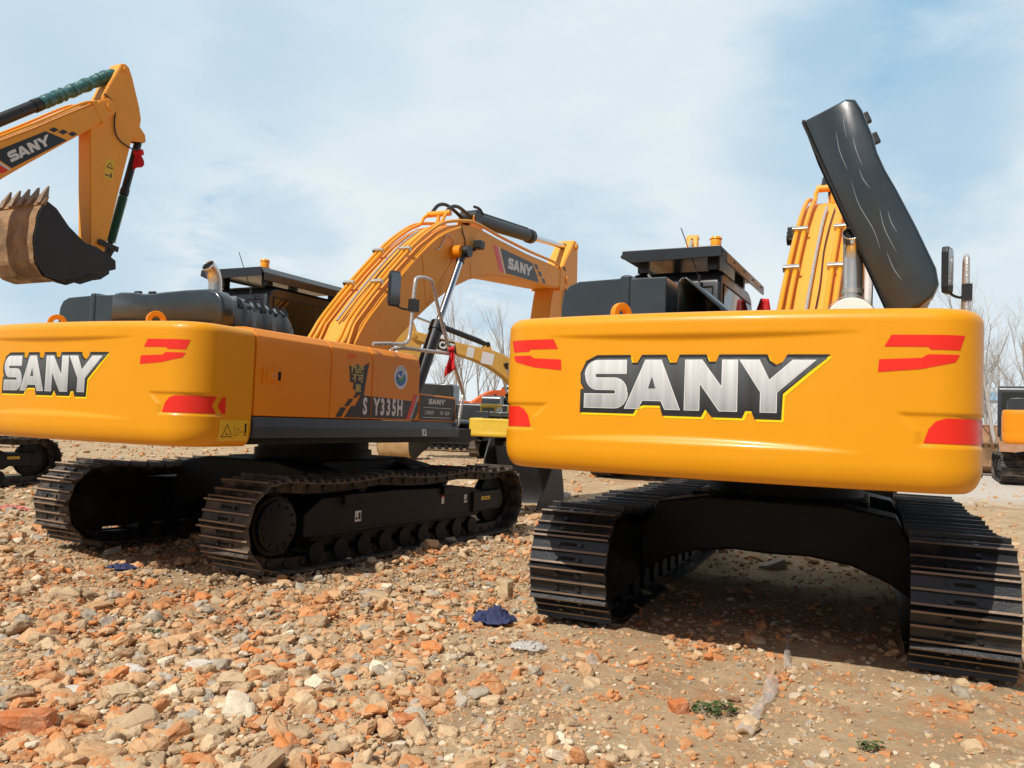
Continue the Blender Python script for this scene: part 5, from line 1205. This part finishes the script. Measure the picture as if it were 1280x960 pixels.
for n_, (k, (u, d)) in enumerate(spots):
    p = pxz(u, 500, d); r_, t_, b_ = TREES[k]
    if k in used:
        r2 = r_.copy(); col.objects.link(r2)
        for c_ in (t_, b_): c2 = c_.copy(); col.objects.link(c2); c2.parent = r2
    else: r2 = r_; used.add(k)
    r2.location = (p.x, p.y, 0); r2.rotation_euler = (0, 0, rnd.uniform(0, 6)); s = rnd.uniform(.85, 1.15); r2.scale = (s, s, s)
    right = u > 1100
    tag(r2, 'leafless tree in the row behind the brick wall at the right' if right else ('leafless tree far off in the gap under the arched boom' if u < 700 else 'leafless tree whose top shows just right of the black cab'), 'tree', 'bare trees behind the right wall' if right else 'bare trees in the gap' if u < 700 else None)

# worn bucket standing on the ground by the right edge
def loose_bucket(loc, yaw, sc, label, mat):
    o = MB(); kb = [(p[0], p[1]) for p in BUCKET]; r_ = empty('loose_bucket', loc, yaw); tag(r_, label, 'bucket'); r_.scale = (sc,)*3
    for x in (-.7, .67): o.prism(kb, x, x+.03)
    o.build('side_plate', 'bucket_black', r_)
    s = MB(); sm = crom([Vector(p) for p in BUCKET[2:11]], 4); vs = [(x, p.x, p.y) for p in sm for x in (-.668, .668)]; s.add(vs, [(i*2, i*2+1, i*2+3, i*2+2) for i in range(len(sm)-1)]); so = s.build('shell', mat, r_); md = so.modifiers.new('t', 'SOLIDIFY'); md.thickness = .03
    for i in range(5): q = MB(); x = -.56+.28*i; q.add([(x-.06, -1.5, .95), (x+.06, -1.5, .95), (x+.06, -1.42, .93), (x-.06, -1.42, .93), (x, -1.42, 1.28)], [(0, 1, 2, 3), (0, 1, 4), (1, 2, 4), (2, 3, 4), (3, 0, 4)]); q.build('bucket_tooth', 'tooth_steel', r_)
p = px(1228, 594); loose_bucket((p.x, p.y, .5), R(150), .85, 'rusty bucket on the ground just right of the big yellow counterweight', 'bucket_rust')
p = px(515, 571); loose_bucket((p.x, p.y, .5), R(-20), .95, 'rust-coloured bucket on the ground beyond the left excavator', 'blade_rust')

# ------------------------------------------------------------------ sun and sky
sun_h = Vector((-.60, -.80)).normalized(); EL = R(50)
to_sun = Vector((sun_h.x*math.cos(EL), sun_h.y*math.cos(EL), math.sin(EL)))
sl = bpy.data.lights.new('sun', 'SUN'); sl.energy = 4.2; sl.angle = R(.53); sl.color = (1, .95, .87); so = bpy.data.objects.new('sun', sl); col.objects.link(so); so.rotation_euler = to_sun.to_track_quat('Z', 'Y').to_euler(); so.location = (0, 0, 30)
w = bpy.data.worlds.new('World'); scene.world = w; w.use_nodes = True; nt = w.node_tree; N = nt.nodes; bg = N['Background']
sky = N.new('ShaderNodeTexSky'); sky.sky_type = 'NISHITA'; sky.sun_disc = False; sky.sun_elevation = EL; sky.sun_rotation = math.atan2(sun_h.x, sun_h.y); sky.air_density = 1.0; sky.dust_density = 1.5; sky.ozone_density = 1.5
tc = N.new('ShaderNodeTexCoord')
def wn(sc, scl, det, loc=(0, 0, 0), rot=(0, 0, 0), rough=.55):
    mp = N.new('ShaderNodeMapping'); mp.inputs['Scale'].default_value = sc; mp.inputs['Location'].default_value = loc; mp.inputs['Rotation'].default_value = rot; L(nt, tc.outputs['Generated'], mp.inputs['Vector'])
    n = N.new('ShaderNodeTexNoise'); n.inputs['Scale'].default_value = scl; n.inputs['Detail'].default_value = det; n.inputs['Roughness'].default_value = rough; n.inputs['Distortion'].default_value = .3; L(nt, mp.outputs[0], n.inputs['Vector']); return n.outputs['Fac']
def wr(v, a, b_, lo=0, hi=1):
    q = N.new('ShaderNodeMapRange'); q.interpolation_type = 'SMOOTHSTEP'; q.inputs['From Min'].default_value = a; q.inputs['From Max'].default_value = b_; q.inputs['To Min'].default_value = lo; q.inputs['To Max'].default_value = hi; L(nt, v, q.inputs['Value']); return q.outputs[0]
n_a = wn((1, 1, 2.2), 1.5, 4, CLOUD_LOC, (0, .25, .2), .5); n_b = wn((1.2, 1.0, 3.0), 4.0, 9, (3.1, .4, 2.2), (0, .5, .1), .6)
def math_(op, a, b_, cl_=False):
    q = N.new('ShaderNodeMath'); q.operation = op; q.use_clamp = cl_
    for i_, v in enumerate((a, b_)):
        if isinstance(v, (int, float)): q.inputs[i_].default_value = v
        else: L(nt, v, q.inputs[i_])
    return q.outputs[0]
def gap(u, v, deg0, deg1, amt):
    d = (fw*F0+rt*(u-640)+upv*(480-v)).normalized(); q = N.new('ShaderNodeVectorMath'); q.operation = 'DOT_PRODUCT'; L(nt, tc.outputs['Generated'], q.inputs[0]); q.inputs[1].default_value = d
    return wr(math_('ADD', q.outputs['Value'], math_('MULTIPLY', math_('SUBTRACT', n_b, .5), .035)), math.cos(R(deg1)), math.cos(R(deg0)), 0, amt)
cl = math_('ADD', math_('MULTIPLY', math_('SUBTRACT', n_a, .5), 1.1), math_('MULTIPLY', math_('SUBTRACT', n_b, .5), .45))
cl = math_('ADD', cl, .93)
for g in ((1085, 130, 1, 11, .46), (1240, 110, 1, 8, .22), (1010, 20, 0, 7, .14), (180, 40, 1, 14, .20), (400, 60, 1, 9, .22), (-60, 250, 4, 16, .2), (330, 322, 1, 7, .40), (150, 330, 1, 8, .30), (700, 330, 1, 8, .38), (560, 345, 1, 5, .2)): cl = math_('SUBTRACT', cl, gap(*g))
cl = math_('MAXIMUM', math_('MINIMUM', cl, 1.0), .04)
thin = N.new('ShaderNodeMix'); thin.data_type = 'RGBA'; L(nt, cl, thin.inputs['Factor']); thin.inputs['A'].default_value = BLUE+(1,); thin.inputs['B'].default_value = CLOUD+(1,)
# thin cloud on the view side; unseen sky behind made dimmer to deepen shade
sp = N.new('ShaderNodeSeparateXYZ'); L(nt, tc.outputs['Generated'], sp.inputs[0]); front = wr(sp.outputs['Y'], -.25, .50)
mx = N.new('ShaderNodeMix'); mx.data_type = 'RGBA'; L(nt, front, mx.inputs['Factor']); L(nt, sky.outputs[0], mx.inputs['A']); L(nt, thin.outputs['Result'], mx.inputs['B'])
L(nt, mx.outputs['Result'], bg.inputs['Color']); bg.inputs['Strength'].default_value = SKY_STR
vsx = scene.view_settings; scene.display_settings.display_device = 'sRGB'; vsx.view_transform = 'Standard'; vsx.look = 'None'; vsx.exposure = EXPO; vsx.gamma = 1; vsx.use_curve_mapping = False
scene.render.engine = 'CYCLES'; scene.render.resolution_x = 1024; scene.render.resolution_y = 768
